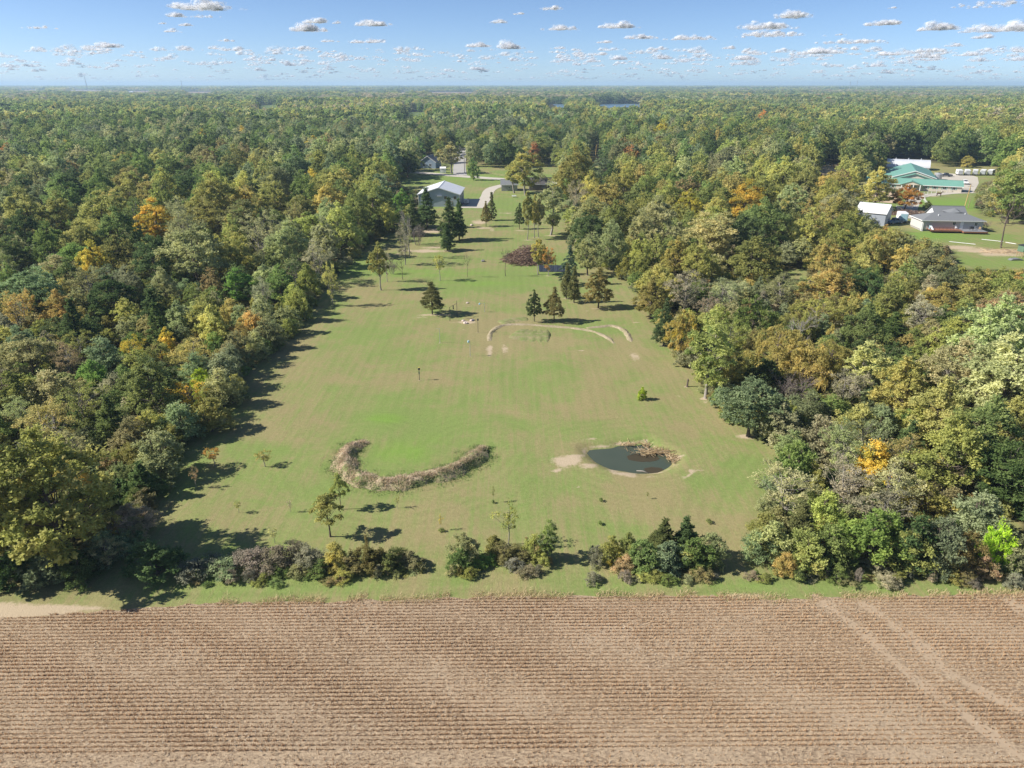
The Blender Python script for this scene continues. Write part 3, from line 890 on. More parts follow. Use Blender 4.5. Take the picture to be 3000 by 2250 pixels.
def tubes_mesh(name, paths, mat, sides=5):
    V, Fc = [], []
    b = 0
    for pts, rad in paths:
        pts = np.asarray(pts, float); n = len(pts)
        t = unit(np.gradient(pts, axis=0))
        ref = np.where(np.abs(t[:, 2:3]) > .9, np.array([[1., 0, 0]]), np.array([[0., 0, 1]]))
        a = unit(np.cross(t, ref)); c = np.cross(t, a)
        for k in range(sides):
            an = 2 * np.pi * k / sides
            V.append(pts + (a * np.cos(an) + c * np.sin(an)) * np.asarray(rad)[:, None])
        base = b + np.arange(n)
        for k in range(sides):
            k2 = (k + 1) % sides
            Fc.append(np.stack([base[:-1] + k * n, base[1:] + k * n, base[1:] + k2 * n, base[:-1] + k2 * n], 1))
        b += sides * n
    return mesh_np(name, np.concatenate(V), np.concatenate(Fc), mat, None, True)

def limb_paths(rng, h, lobes, r0, z_fork, lean=.0, keep=1.0, stems=1, top=.86):
    paths = []
    roots = []
    for s in range(stems):
        a = rng.uniform(0, 2 * np.pi); off = 0 if stems == 1 else .12 * h * rng.uniform(.5, 1.2)
        zz = np.linspace(0, h * top, 7)
        x = off * np.cos(a) * (zz / h) ** .8 + lean * zz + np.cumsum(rng.normal(0, .012 * h, 7)) * (zz > 0) + (0 if stems == 1 else .25 * r0 * 3 * np.cos(a))
        y = off * np.sin(a) * (zz / h) ** .8 + np.cumsum(rng.normal(0, .012 * h, 7)) * (zz > 0) + (0 if stems == 1 else .25 * r0 * 3 * np.sin(a))
        p = np.stack([x, y, zz], 1); p[0, 2] = -.15
        rad = r0 / math.sqrt(stems) * (1 - zz / h) ** .8 + .02
        rad[0] *= 1.35
        paths.append((p, rad)); roots.append(p)
    for L in lobes:
        if rng.random() > keep:
            continue
        tr = roots[rng.integers(len(roots))]
        zc = L[2]
        zs = np.clip(zc - np.hypot(L[0], L[1]) * rng.uniform(.5, .9), z_fork * h, h * top * .97)
        s = np.array([np.interp(zs, tr[:, 2], tr[:, 0]), np.interp(zs, tr[:, 2], tr[:, 1]), zs])
        e = L[:3]
        m1 = s + (e - s) * .35 + [0, 0, -.04 * h * rng.random()] + rng.normal(0, .01 * h, 3)
        m2 = s + (e - s) * .7 + rng.normal(0, .015 * h, 3)
        rr = r0 * .34 * (1 - zs / h) ** .5
        paths.append((np.array([s, m1, m2, e + (e - s) * .12]), np.array([rr, rr * .75, rr * .5, rr * .2]) + .008))
    return paths

def bare_paths(rng, h, r0, spread, z_fork, n1=9, n2=5, n3=4, up=.8):
    paths = []
    zz = np.linspace(0, h * .8, 8)
    p = np.stack([np.cumsum(rng.normal(0, .01 * h, 8)) * (zz > 0), np.cumsum(rng.normal(0, .01 * h, 8)) * (zz > 0), zz], 1); p[0, 2] = -.1
    paths.append((p, r0 * (1 - zz / h) + .012))
    for i in range(n1):
        z = h * rng.uniform(z_fork, .78)
        s = np.array([np.interp(z, p[:, 2], p[:, 0]), np.interp(z, p[:, 2], p[:, 1]), z])
        a = rng.uniform(0, 2 * np.pi); L = spread * rng.uniform(.6, 1.1) * (1.1 - .6 * (z / h - z_fork))
        d = unit(np.array([np.cos(a), np.sin(a), up * rng.uniform(.5, 1.3)]))
        q = np.array([s, s + d * L * .35 + [0, 0, -.02 * h], s + d * L * .7, s + d * L + [0, 0, .1 * L]])
        rr = r0 * .42 * (1 - z / h) ** .6
        paths.append((q, np.array([rr, rr * .75, rr * .5, rr * .2]) + .006))
        for j in range(n2):
            t = rng.uniform(.3, .95); s2 = s + d * L * t
            d2 = unit(d + rng.normal(0, .55, 3) + [0, 0, .25]); L2 = L * rng.uniform(.3, .55)
            paths.append((np.array([s2, s2 + d2 * L2 * .5 + rng.normal(0, .03, 3) * L2, s2 + d2 * L2]), np.array([rr * .4, rr * .28, rr * .1]) + .006))
            for k in range(n3):
                s3 = s2 + d2 * L2 * rng.uniform(.3, 1); d3 = unit(d2 + rng.normal(0, .6, 3) + [0, 0, .2]); L3 = L2 * rng.uniform(.35, .7)
                paths.append((np.array([s3, s3 + d3 * L3]), np.array([rr * .14, rr * .05]) + .006))
    return paths

PROTO = {}
def reg(kind, h, w, wood, crown):
    PROTO.setdefault(kind, []).append(dict(h=h, w=w, wood=wood, crown=crown))

def broadleaf(kind, seed, h, w, z0, profile, n_lobe, lobe_r, twigs, leaves, leaf, r0, bark=BARK, fork=.22, stems=1, mat=LEAF, keep=1.0, **kw):
    rng = np.random.default_rng(seed)
    lobes = crown_points(rng, h, w, z0, profile, n_lobe, lobe_r, kw.get('flat', 1.0), kw.pop('inner', .85))
    crown = make_crown(kind + "_crown", rng, lobes, twigs, leaves, leaf, mat=mat, **kw)
    wood = tubes_mesh(kind + "_wood", limb_paths(rng, h, lobes, r0, fork, stems=stems, keep=keep), bark)
    reg(kind, h, w, wood, crown)

for s in range(4):      # spreading maple-like crowns, upright sprays
    broadleaf('maple', 100 + s, 13.5, 11.5, 2.2, 'dome', 60, 1.42, 30, 10, .175, .26, up=1.05, axis_pull=.4, spread=.08, flat=1.25)
for s in range(3):      # rounder, tighter oak-like crowns
    broadleaf('oak', 200 + s, 14, 11, 3.0, 'round', 64, 1.5, 30, 10, .17, .28, up=.35, axis_pull=.6, flat=.8, spread=.07)
for s in range(2):      # tall narrow feathery crowns
    broadleaf('poplar', 300 + s, 15, 7.5, 2.5, 'oval', 46, 1.15, 30, 10, .16, .22, BARK_PALE, up=.9, axis_pull=.35, spread=.09)
for s in range(3):      # thin crowns, branches showing
    broadleaf('sparse', 400 + s, 9.5, 8, 1.8, 'vase', 46, .95, 13, 7, .12, .16, BARK_PALE, stems=2, up=.8, axis_pull=.3, spread=.14)
for s in range(2):      # lawn trees on clear trunks
    broadleaf('lawn_tree', 500 + s, 10, 6.0, 3.2, 'oval', 44, .85, 24, 8, .16, .17, BARK_PALE, fork=.3, up=.8, axis_pull=.35, spread=.09)
for s in range(2):      # young planted trees
    broadleaf('young_tree', 550 + s, 5.0, 3.9, 2.0, 'dome', 28, .5, 20, 7, .10, .07, fork=.4, up=.3, axis_pull=.6, flat=.6, droop=.35, spread=.12)
broadleaf('thin_sapling', 560, 4.2, 3.0, 1.7, 'round', 22, .45, 9, 5, .09, .05, BARK_PALE, fork=.4, up=.5, spread=.2)
broadleaf('thin_sapling', 561, 4.2, 3.2, 1.6, 'vase', 20, .42, 7, 5, .09, .05, BARK_PALE, fork=.4, up=.6, spread=.2)
for s in range(2):      # willow: drooping curtains
    broadleaf('willow', 600 + s, 10, 12, 2.0, 'dome', 56, 1.35, 26, 9, .18, .3, aspect=.3, up=.3, droop=.9, axis_pull=.5, spread=.07, bottom=.8)
for s in range(4):      # bushes of the scrub
    broadleaf('bush', 700 + s, 4.6, 4.6, .25, 'shrub', 44, .66, 28, 9, .092, .07, stems=5, up=.6, axis_pull=.45, spread=.1, fork=.08, keep=.6)
for s in range(3):      # loose wild brush
    broadleaf('brush', 750 + s, 3.6, 4.0, .15, 'shrub', 38, .55, 18, 8, .078, .05, BARK, stems=6, up=1.0, axis_pull=.25, spread=.17, fork=.05, keep=.8)

def cedar(kind, seed, h, w, z0, n_lobe, lobe_r, leaf, twigs, droop, flat, r0, profile='cone', up=.3, axis=.9, bark=BARK):
    rng = np.random.default_rng(seed)
    lobes = crown_points(rng, h, w, z0, profile, n_lobe, lobe_r, flat, .95)
    tip = np.array([[rng.normal(0, .04), rng.normal(0, .04), h - lobe_r * .2 - k * .4 * lobe_r, lobe_r * (.22 + .11 * k)] for k in range(7)])
    lobes = np.concatenate([lobes, tip])
    crown = make_crown(kind + "_crown", rng, lobes, twigs, 8, leaf, aspect=.4, up=up, flat=flat, droop=droop, axis_pull=axis, spread=.07, nrand=.6, bottom=.6)
    zz = np.linspace(-.1, h * .95, 6)
    paths = [(np.stack([rng.normal(0, .03, 6), rng.normal(0, .03, 6), zz], 1), r0 * (1 - zz / h) + .02)]
    for L in lobes[::2]:
        s = np.array([0, 0, max(z0 * .8, L[2] - .15)])
        paths.append((np.array([s, (s + L[:3]) / 2, L[:3]]), np.array([.05, .035, .015])))
    reg(kind, h, w, tubes_mesh(kind + "_wood", paths, bark), crown)
for s in range(3):
    cedar('lawn_cedar', 800 + s, 7.0, 5.4, 1.5, 70, .74, .11, 30, .15, .6, .13, 'cedar', up=.3, axis=1.0)
for s in range(3):
    cedar('cedar', 820 + s, 8.0, 4.0, .5, 60, .62, .12, 26, -.2, 1.1, .14, up=.9, axis=.55)
for s in range(2):
    cedar('spruce', 840 + s, 10.0, 4.6, .9, 72, .62, .12, 26, .5, .5, .15, up=.0, axis=1.2)
for s in range(2):
    cedar('juniper', 860 + s, 4.8, 4.6, .1, 54, .72, .11, 26, -.3, 1.3, .1, 'shrub', up=1.1, axis=.5)
for s in range(3):
    rng = np.random.default_rng(900 + s)
    reg('bare', 8.0, 5.0, tubes_mesh("bare_wood", bare_paths(rng, 8.0, .11, 2.6, .32), BARK), None)
for s in range(2):
    rng = np.random.default_rng(950 + s)
    reg('snag', 9.0, 6.0, tubes_mesh("snag_wood", bare_paths(rng, 9.0, .2, 3.6, .25, 10, 6, 5, .9), BARK_PALE), None)
for s in range(2):      # twiggy leafless thicket
    rng = np.random.default_rng(970 + s)
    P = []
    for k in range(9):
        a = rng.uniform(0, 6.28); r = rng.uniform(.1, .9)
        q = bare_paths(rng, rng.uniform(2.2, 3.6), .035, 1.5, .15, 6, 5, 3, 1.2)
        P += [(np.asarray(p) * [1, 1, 1] + [math.cos(a) * r, math.sin(a) * r, 0] + np.asarray(p)[:, 2:3] * [math.cos(a) * .35, math.sin(a) * .35, 0], rr) for p, rr in q]
    reg('thicket', 3.6, 4.4, tubes_mesh("thicket_wood", P, plain("grey_twig", (0.2, 0.165, 0.145), .9, var=.25), 3), None)

# coarse crowns for the far-off wood
LOD = bpy.data.collections.new("far_tree_models")
def lod(kind, seed, h, w, z0, profile, n_lobe, lobe_r, twigs, leaves, leaf, **kw):
    rng = np.random.default_rng(seed)
    lobes = crown_points(rng, h, w, z0, profile, n_lobe, lobe_r, 1.0, .85)
    me = make_crown(kind, rng, lobes, twigs, leaves, leaf, mat=LEAF_FAR, **kw)
    o = bpy.data.objects.new("far_model_%02d" % len(LOD.objects), me)
    LOD.objects.link(o)
for s in range(4):      # 0-3: mid-distance crowns
    lod('far_crown', 1000 + s, 14, 12, 1.5, ['dome', 'round', 'dome', 'round'][s], 52, 1.55, 14, 6, .33, up=.6, axis_pull=.5, spread=.1)
for s in range(3):      # 4-6: distant crowns
    lod('far_crown', 1010 + s, 14, 14, .5, 'dome', 34, 2.1, 10, 4, .75, up=.5, axis_pull=.5, spread=.12)
def lod_clump(seed):
    rng = np.random.default_rng(seed)
    lobes = np.stack([rng.normal(0, 16, 46), rng.normal(0, 16, 46), rng.uniform(4, 11, 46), rng.uniform(3.5, 5.5, 46)], 1)
    me = make_crown("far_clump", rng, lobes, 12, 4, 1.7, mat=LEAF_FAR, up=.6, axis_pull=.1, spread=.15)
    o = bpy.data.objects.new("far_model_%02d" % len(LOD.objects), me); LOD.objects.link(o)
for s in range(3):      # 7-9: clumps near the horizon
    lod_clump(1020 + s)
for s in range(3):      # 10-12: undergrowth
    lod('far_bush', 1030 + s, 3.2, 4.4, .1, 'shrub', 22, .75, 12, 5, .2, up=.6, axis_pull=.4, spread=.12)
for s in range(2):      # 13-14: leafless grey crowns
    rng = np.random.default_rng(1040 + s)
    me = make_crown("far_bare", rng, crown_points(rng, 13, 10, 2, 'vase', 40, 1.2, 1.0, .85), 9, 5, .17, mat=LEAF_FAR, aspect=.18, up=1.0, axis_pull=.2, spread=.12)
    o = bpy.data.objects.new("far_model_%02d" % len(LOD.objects), me); LOD.objects.link(o)

PALETTE = {
    'olive': (0.444, 0.454, 0.146), 'green': (0.294, 0.372, 0.123), 'dkgreen': (0.162, 0.224, 0.084), 'yelgreen': (0.565, 0.540, 0.185),
    'gold': (0.740, 0.614, 0.123), 'orange': (0.740, 0.437, 0.123), 'rust': (0.528, 0.301, 0.123), 'greygreen': (0.462, 0.478, 0.230),
    'bluegreen': (0.318, 0.372, 0.196), 'brown': (0.415, 0.365, 0.165), 'greybrown': (0.470, 0.435, 0.275), 'lime': (0.56, 0.72, 0.09),
    'pink': (0.54, 0.42, 0.23), 'purple': (0.345, 0.325, 0.235), 'cedar': (0.228, 0.248, 0.095), 'rustcedar': (0.342, 0.295, 0.112),
    'brightgreen': (0.300, 0.437, 0.118), 'spruce': (0.174, 0.236, 0.151), 'pale': (0.570, 0.578, 0.263), 'willow': (0.600, 0.507, 0.174)}
WORDS = {'olive': "olive green", 'green': "mid green", 'dkgreen': "dark green", 'yelgreen': "yellow green", 'gold': "golden yellow", 'orange': "orange", 'rust': "rust red",
         'greygreen': "grey green", 'bluegreen': "blue green", 'brown': "brown", 'greybrown': "grey brown", 'lime': "lime green", 'pink': "pinkish", 'purple': "purplish grey",
         'cedar': "dark olive", 'rustcedar': "rusty olive", 'brightgreen': "bright green", 'spruce': "bluish dark green", 'pale': "pale green", 'willow': "tawny yellow"}
NAMES = {'maple': 'maple_tree', 'oak': 'oak_tree', 'poplar': 'poplar_tree', 'sparse': 'thin_crowned_tree', 'lawn_tree': 'lawn_tree', 'young_tree': 'young_tree', 'thin_sapling': 'sapling',
         'willow': 'willow_tree', 'bush': 'bush', 'brush': 'brush_bush', 'lawn_cedar': 'cedar_tree', 'cedar': 'cedar_tree', 'spruce': 'spruce_tree', 'juniper': 'juniper_bush', 'bare': 'bare_tree', 'snag': 'dead_tree', 'thicket': 'thicket'}
def vary(c, rng=RNG, amt=.2):
    c = np.array(PALETTE[c]) * rng.uniform(1 - amt, 1 + amt)
    return np.clip(c * rng.uniform(.93, 1.07, 3), 0, 1)

def plant(kind, x, y, h, w, color, label, cat, group=None, accent=None, rot=None, which=None):
    pr = PROTO[kind]
    p = pr[(which if which is not None else int(RNG.integers(len(pr)))) % len(pr)]
    root = empty(NAMES[kind], (x, y, 0), RNG.uniform(0, 6.28) if rot is None else rot, label, cat, group)
    s = (w / p['w'], w / p['w'], h / p['h'])
    low = kind in ('bush', 'brush', 'juniper', 'thicket')
    t = link("stems" if low else "trunk", p['wood'], root); t.scale = s
    if p['crown'] is not None:
        c = link("foliage" if low else "crown", p['crown'], root); c.scale = s
        c.color = (*vary(color), 1)
        if accent:
            c["accent"] = [float(v) for v in PALETTE[accent]]
    return root

def plant_px(kind, px, py, topy, wpx, color, label, cat="tree", group=None, accent=None, which=None):
    """plant at the ground under a photo pixel, as tall and wide as it shows there"""
    x, y, _ = G(px, py)
    de = proj(x, y, 1)[2]
    return plant(kind, x, y, height_at(x, y, topy), wpx * de / F, color, label, cat, group, accent, None, which)

# ------------------------------------------------------------------ trees and shrubs that stand singly
T = plant_px
T('lawn_cedar', 1267, 921, 827, 86, 'cedar', "dark olive cedar standing alone on the lawn above a sandy patch", which=0)
T('lawn_cedar', 1565, 942, 850, 56, 'dkgreen', "dark green conifer beside the rusty cedar at the earth ridge", which=1)
T('lawn_cedar', 1623, 942, 845, 72, 'rustcedar', "rusty olive cedar by the earth ridge, touching a dark green conifer", which=2)
T('lawn_cedar', 1753, 903, 786, 92, 'rustcedar', "broad rusty olive cedar with bare trunk at the lawn's wooded edge", which=0)
T('cedar', 1659, 874, 778, 52, 'cedar', "olive conifer with white tree base, one of a close pair", "tree", "pair of conifers under the blue spruce")
T('cedar', 1681, 887, 786, 50, 'cedar', "olive conifer with white tree base, one of a close pair", "tree", "pair of conifers under the blue spruce")
T('spruce', 1668, 835, 722, 66, 'spruce', "bluish green spruce rising behind the conifer pair")
T('cedar', 1310, 734, 658, 62, 'dkgreen', "small dark cedar with bare trunk in front of the barn cedars")
T('cedar', 1318, 708, 588, 82, 'dkgreen', "tall dark cedar in front of the pole barn gable", "tree", "twin cedars before the pole barn")
T('cedar', 1346, 702, 590, 62, 'dkgreen', "tall dark cedar in front of the pole barn gable", "tree", "twin cedars before the pole barn")
T('cedar', 1252, 668, 556, 96, 'dkgreen', "broad dark cedar hiding the barn's corner", "tree")
T('cedar', 1212, 690, 590, 76, 'dkgreen', "dark cedar at the wood edge next to the barn's corner cedar")
T('lawn_cedar', 1424, 664, 592, 38, 'rustcedar', "brownish cedar standing on a sandy patch below the driveway")
T('spruce', 1441, 646, 562, 40, 'cedar', "spired cedar behind the brownish cedar by the driveway")
T('lawn_cedar', 1522, 671, 596, 34, 'dkgreen', "slender dark cedar beside the pale grove trunks")
T('lawn_cedar', 1115, 707, 632, 52, 'cedar', "round olive cedar at the wood edge by bare soil")
T('lawn_tree', 1545, 702, 566, 40, 'olive', "slim olive tree at the edge of the pale grove", which=0)
T('lawn_tree', 1566, 697, 575, 36, 'olive', "slender tree in the middle of the pale grove", "tree", "slender trees of the pale grove")
T('lawn_tree', 1578, 694, 585, 40, 'greygreen', "slender tree in the middle of the pale grove", "tree", "slender trees of the pale grove")
T('poplar', 1614, 688, 538, 92, 'greygreen', "large grey green tree with split pale trunk in the grove", which=0)
T('maple', 1680, 610, 440, 130, 'olive', "tall olive maple towering behind the pale grove", which=1)
T('lawn_tree', 1116, 850, 716, 58, 'olive', "full olive tree on the lawn near the shaded wood edge", which=1)
T('sparse', 1135, 826, 735, 40, 'greybrown', "nearly leafless tree behind the full olive lawn tree")
T('bare', 1180, 819, 748, 40, 'brown', "thin bare tree in the lawn row beside the leafless tree")
T('sparse', 1187, 776, 660, 66, 'greybrown', "tall half bare tree with olive wisps near bare soil", accent='olive')
T('snag', 1200, 756, 600, 60, 'greybrown', "bare pale forked tree behind the half bare one")
T('thicket', 1222, 718, 650, 62, 'greybrown', "rounded grey leafless thicket below the barn cedars", "bush")
T('thicket', 1150, 803, 762, 40, 'greybrown', "grey leafless thicket between lawn trees", "bush")
T('thin_sapling', 1289, 823, 744, 44, 'yelgreen', "thin yellow leaved tree in the lawn row", "tree", which=0)
T('bare', 1369, 812, 735, 28, 'brown', "thin bare tree with a wisp of leaves in the lawn row")
T('bare', 1481, 809, 714, 40, 'brown', "dark bare tree alone on the bright green lawn", which=1)
T('lawn_tree', 1577, 805, 704, 50, 'yelgreen', "yellow green tree in front of the brush pile", accent='gold', which=0)
T('sparse', 1606, 807, 726, 52, 'orange', "thin orange leaved tree beside the black tarp")
T('maple', 1721, 807, 700, 96, 'pale', "pale green round tree at the lawn edge behind the spruce", which=2)
T('sparse', 975, 897, 772, 50, 'yelgreen', "bare trunked tree with yellow top against the shaded wood edge")
T('maple', 1990, 1055, 922, 96, 'willow', "tawny orange tree leaning over the lawn edge", accent='gold', which=3)
T('cedar', 1944, 1012, 885, 74, 'dkgreen', "dark green tree between the tawny tree and the brown cedar")
T('lawn_cedar', 1905, 935, 816, 116, 'rustcedar', "brown cedar mass at the lawn edge")
T('poplar', 2067, 1166, 925, 150, 'olive', "tall olive tree with two pale trunks at the lawn edge", accent='green', which=1)
T('oak', 2192, 1279, 1118, 190, 'bluegreen', "rounded grey green tree on a sandy base near the pond", which=1)
T('bush', 1880, 1172, 1136, 34, 'lime', "small lime green round bush alone on the lawn", "bush", which=0)
T('bush', 1988, 1042, 1024, 22, 'olive', "tiny olive bush under the tawny orange tree", "bush")
T('young_tree', 968, 1572, 1447, 118, 'yelgreen', "yellow green young tree casting a shadow near the berm", which=0)
T('young_tree', 999, 1492, 1388, 62, 'olive', "slim olive young tree behind the yellow green one", which=1)
T('bare', 1024, 1425, 1372, 26, 'greybrown', "thin bare sapling at the foot of the curved berm")
T('thin_sapling', 1489, 1594, 1474, 84, 'olive', "sparse olive sapling on a pale stem in the hedge gap", which=1)
for (px, py, top, w, c, lab) in ((1292, 1554, 1508, 16, 'gold', "tiny yellow tipped sapling in a grass tuft below the berm"), (1164, 1489, 1452, 22, 'olive', "small leafy sapling in the young tree's shadow"),
                                 (1445, 1472, 1425, 12, 'olive', "thin sapling with green foot between berm and pond"), (852, 1500, 1465, 20, 'greybrown', "leaning bare sapling left of the young trees"),
                                 (700, 1502, 1468, 26, 'yelgreen', "tiny yellow green sapling on the open lawn corner"), (776, 1366, 1322, 60, 'yelgreen', "small yellow sapling beside the wood's shadow tip"),
                                 (629, 1366, 1312, 62, 'orange', "small orange brown sapling at the shadow edge"), (575, 1431, 1370, 36, 'pink', "thin leafless sapling inside the wood's shadow"),
                                 (1896, 1462, 1442, 10, 'olive', "knee high twig south of the pond"), (805, 1592, 1545, 36, 'pale', "pale sapling rising behind the purplish hedge")):
    T('thin_sapling', px, py, top, w, c, lab, "sapling")
for (px, py, w, lab) in ((1758, 1536, 18, "low grass tuft behind the hedge gap"), (2077, 1531, 22, "low green tuft by the big hedge clump"), (1761, 1468, 16, "flat green tuft near the pond's sandy bank"), (1294, 1557, 22, "green grass tuft around the yellow tipped sapling"), (1445, 1474, 12, "tiny tuft at the thin sapling's foot")):
    T('brush', px, py, py - 10, w, 'green', lab, "tuft")
# hedges along the field
HEDGE = [('juniper', 468, 1728, 1598, 150, 'dkgreen', "dark upright juniper at the shaded end of the hedge", None),
         ('brush', 585, 1716, 1640, 120, 'purple', "shaded dark brush next to the upright juniper", None), ('brush', 660, 1710, 1640, 110, 'bluegreen', "shaded blue green brush in the hedge", None),
         ('brush', 745, 1700, 1612, 120, 'purple', "purplish grey brush, first of the wild hedge", None), ('brush', 830, 1692, 1598, 120, 'purple', "tall purplish grey brush of the wild hedge", None),
         ('brush', 905, 1688, 1600, 110, 'purple', "purplish grey brush beside the golden bush", None), ('brush', 885, 1706, 1650, 80, 'greygreen', "grey green low brush in front of the purplish hedge", None),
         ('bush', 942, 1705, 1645, 72, 'green', "small deep green bush at the foot of the golden bush", None), ('bush', 988, 1690, 1588, 74, 'yelgreen', "golden and yellow green bush in the wild hedge", 'gold'),
         ('brush', 1028, 1698, 1630, 70, 'brown', "dull brown brush beside the spired juniper", None), ('juniper', 1082, 1700, 1606, 100, 'rustcedar', "olive brown juniper in the wild hedge", None),
         ('cedar', 1081, 1680, 1568, 34, 'rustcedar', "thin brown spire rising from the juniper", None), ('bush', 1150, 1694, 1612, 92, 'cedar', "mixed olive bush toward the hedge end", 'pink'),
         ('bush', 1200, 1684, 1618, 84, 'greygreen', "grey leaved bush closing the wild hedge", 'dkgreen'), ('brush', 1010, 1712, 1660, 60, 'olive', "low olive weeds under the golden bush", None),
         ('bush', 1362, 1674, 1566, 88, 'greygreen', "rounded grey green bush with a red branch", 'pink'), ('bush', 1352, 1690, 1610, 70, 'green', "low green bush below the rounded grey green one", None), ('brush', 1415, 1676, 1626, 70, 'brightgreen', "low bright green weeds in the hedge hollow", None),
         ('bush', 1448, 1636, 1572, 62, 'olive', "small olive bush behind the hedge hollow", None), ('brush', 1478, 1664, 1590, 84, 'brown', "reddish brown brush under the pale sapling", 'pink'),
         ('brush', 1530, 1662, 1604, 76, 'brown', "olive and purple brush in the middle hedge", 'olive'), ('bush', 1565, 1656, 1564, 64, 'olive', "dark mixed bush with red leaves beside the upright green tree", 'pink'),
         ('poplar', 1606, 1660, 1522, 64, 'brightgreen', "upright deep green young tree at the middle hedge end", 'bluegreen'), ('brush', 1592, 1670, 1618, 46, 'yelgreen', "yellow green brush at the upright tree's foot", None),
         ('brush', 1745, 1668, 1600, 60, 'purple', "grey purple twiggy brush starting the big hedge clump", None), ('bush', 1788, 1668, 1574, 64, 'yelgreen', "yellow splashed bush in the big hedge clump", 'gold'),
         ('bush', 1836, 1664, 1566, 76, 'olive', "olive bush with golden top in the big hedge clump", 'gold'), ('brush', 1832, 1690, 1626, 70, 'pink', "pinkish brush at the foot of the big hedge clump", None),
         ('cedar', 1938, 1660, 1520, 110, 'cedar', "dark cedar with pointed tip inside the big hedge clump", None), ('cedar', 1998, 1658, 1514, 110, 'dkgreen', "darkest pointed cedar of the big hedge clump", None),
         ('bush', 1880, 1698, 1582, 96, 'green', "deep green bush on the field side of the hedge clump", 'greygreen'), ('bush', 1955, 1704, 1590, 110, 'bluegreen', "wide blue green bush on the field side of the hedge clump", None),
         ('bush', 2030, 1700, 1580, 110, 'green', "leafy green bush near the shaded end of the hedge clump", 'yelgreen'), ('bush', 2078, 1678, 1562, 90, 'greygreen', "grey green bush ending the big hedge clump", None), ('brush', 1905, 1716, 1668, 80, 'olive', "low olive weeds before the hedge clump", None),
         ('bush', 2248, 1672, 1530, 122, 'pale', "pale grey green bush at the wood's corner by the field", None), ('bush', 2240, 1600, 1505, 90, 'olive', "olive bush above the pale corner bush", 'green'),
         ('bush', 2345, 1700, 1560, 130, 'olive', "olive bush with yellow flecks on the field edge of the wood", 'yelgreen'), ('bush', 2420, 1696, 1540, 130, 'green', "mid green bush on the field edge of the wood", None),
         ('maple', 2530, 1706, 1500, 210, 'brightgreen', "bright green low spreading tree on the field edge", None), ('bush', 2640, 1706, 1560, 120, 'olive', "dull olive bush beside the spreading bright green tree", 'brown'),
         ('bush', 2735, 1706, 1520, 130, 'bluegreen', "tall blue green bush on the field edge", 'greygreen'), ('bush', 2812, 1702, 1560, 90, 'rustcedar', "brown olive bush next to the blue green one", None),
         ('juniper', 2892, 1690, 1542, 80, 'lime', "vivid yellow green juniper on the field edge", None), ('brush', 2872, 1714, 1630, 70, 'pink', "pinkish brown brush at the vivid juniper's foot", None),
         ('bush', 2962, 1704, 1570, 110, 'greygreen', "grey green bush past the vivid juniper", None), ('brush', 2450, 1716, 1670, 110, 'brown', "brown weeds under the field edge bushes", None), ('brush', 2770, 1720, 1665, 80, 'olive', "olive weeds at the blue green bush's foot", None),
         ('bush', 60, 1742, 1620, 130, 'dkgreen', "dark shaded bush under the big yellow green tree", None), ('bush', 160, 1744, 1620, 130, 'bluegreen', "shaded blue green bush at the field corner", None), ('bush', 245, 1734, 1615, 110, 'dkgreen', "dark bush at the mown track into the lawn", None)]
for k, px, py, top, w, c, lab, acc in HEDGE:
    w *= 1.22 if k in ('bush', 'brush', 'juniper') else 1.1
    hx_, hy_, _ = G(px, py)
    wm_ = w * proj(hx_, hy_, 1)[2] / F
    hy_ += .40 * wm_
    plant(k, hx_ * (1 + .4 * wm_ / 60), hy_, max(.8, height_at(hx_, hy_, top) * .94), wm_, c, lab, "tree" if k in ('cedar', 'poplar', 'maple') else "bush", None, acc)
for (xa, xb, ya, yb) in ((560, 1240, 1712, 1690), (1330, 1620, 1690, 1668), (1745, 2110, 1700, 1700), (2200, 2990, 1702, 1708)):
    for q in np.arange(xa, xb, 24):
        if RNG.random() < .42 + .3 * math.sin(q * .031):
            continue
        f_ = (q - xa) / (xb - xa)
        wx, wy, _ = G(q + RNG.uniform(-10, 10), ya + (yb - ya) * f_ + RNG.uniform(-22, 10))
        plant('brush', wx, wy, RNG.uniform(.35, 1.4), RNG.uniform(.7, 2.4), ['olive', 'brown', 'greygreen', 'green', 'greybrown', 'purple'][int(RNG.integers(6))],
              "low clump of rough weeds at the foot of the field hedges", "weeds", "rough weeds along the field hedges")
T('maple', 205, 1640, 1290, 400, 'olive', "big yellow green maple overhanging the field corner", accent='yelgreen', which=0)
T('maple', 0, 1660, 1255, 380, 'olive', "big olive maple beside the field corner maple", accent='yelgreen', which=2)
# by the barn road
T('oak', 1288, 478, 415, 60, 'green', "mid green tree beside the road past the white shed")
T('maple', 1300, 458, 392, 56, 'olive', "olive tree shading the road past the white shed")
T('maple', 1180, 640, 560, 60, 'brightgreen', "bright green rounded tree beside the dark barn cedars", which=1)
T('bush', 1387, 528, 466, 40, 'green', "tall dark green bush between the driveway and the cross road", "bush", None, 'olive', 3)
T('lawn_tree', 1507, 566, 476, 78, 'olive', "leaning tree with dark forked trunk in front of the garage", accent='yelgreen', which=0)
T('poplar', 1540, 572, 440, 96, 'yelgreen', "tall yellow green tree with pale double trunk by the garages", accent='olive', which=1)
T('sparse', 1583, 556, 500, 36, 'greygreen', "small grey tree between the garages")
T('lawn_tree', 1323, 508, 420, 74, 'greygreen', "grey leaved tree with white trunk beside the little white shed", accent='willow', which=1)
T('maple', 1195, 520, 450, 90, 'dkgreen', "dark round tree at the end of the cross road", which=0)
T('oak', 1420, 470, 395, 110, 'olive', "broad olive tree past the road, behind the green pasture")
T('maple', 1500, 470, 390, 130, 'olive', "large olive yellow tree behind the green pasture", accent='yelgreen')
T('oak', 1590, 476, 400, 100, 'green', "deep green tree behind the pasture fence")
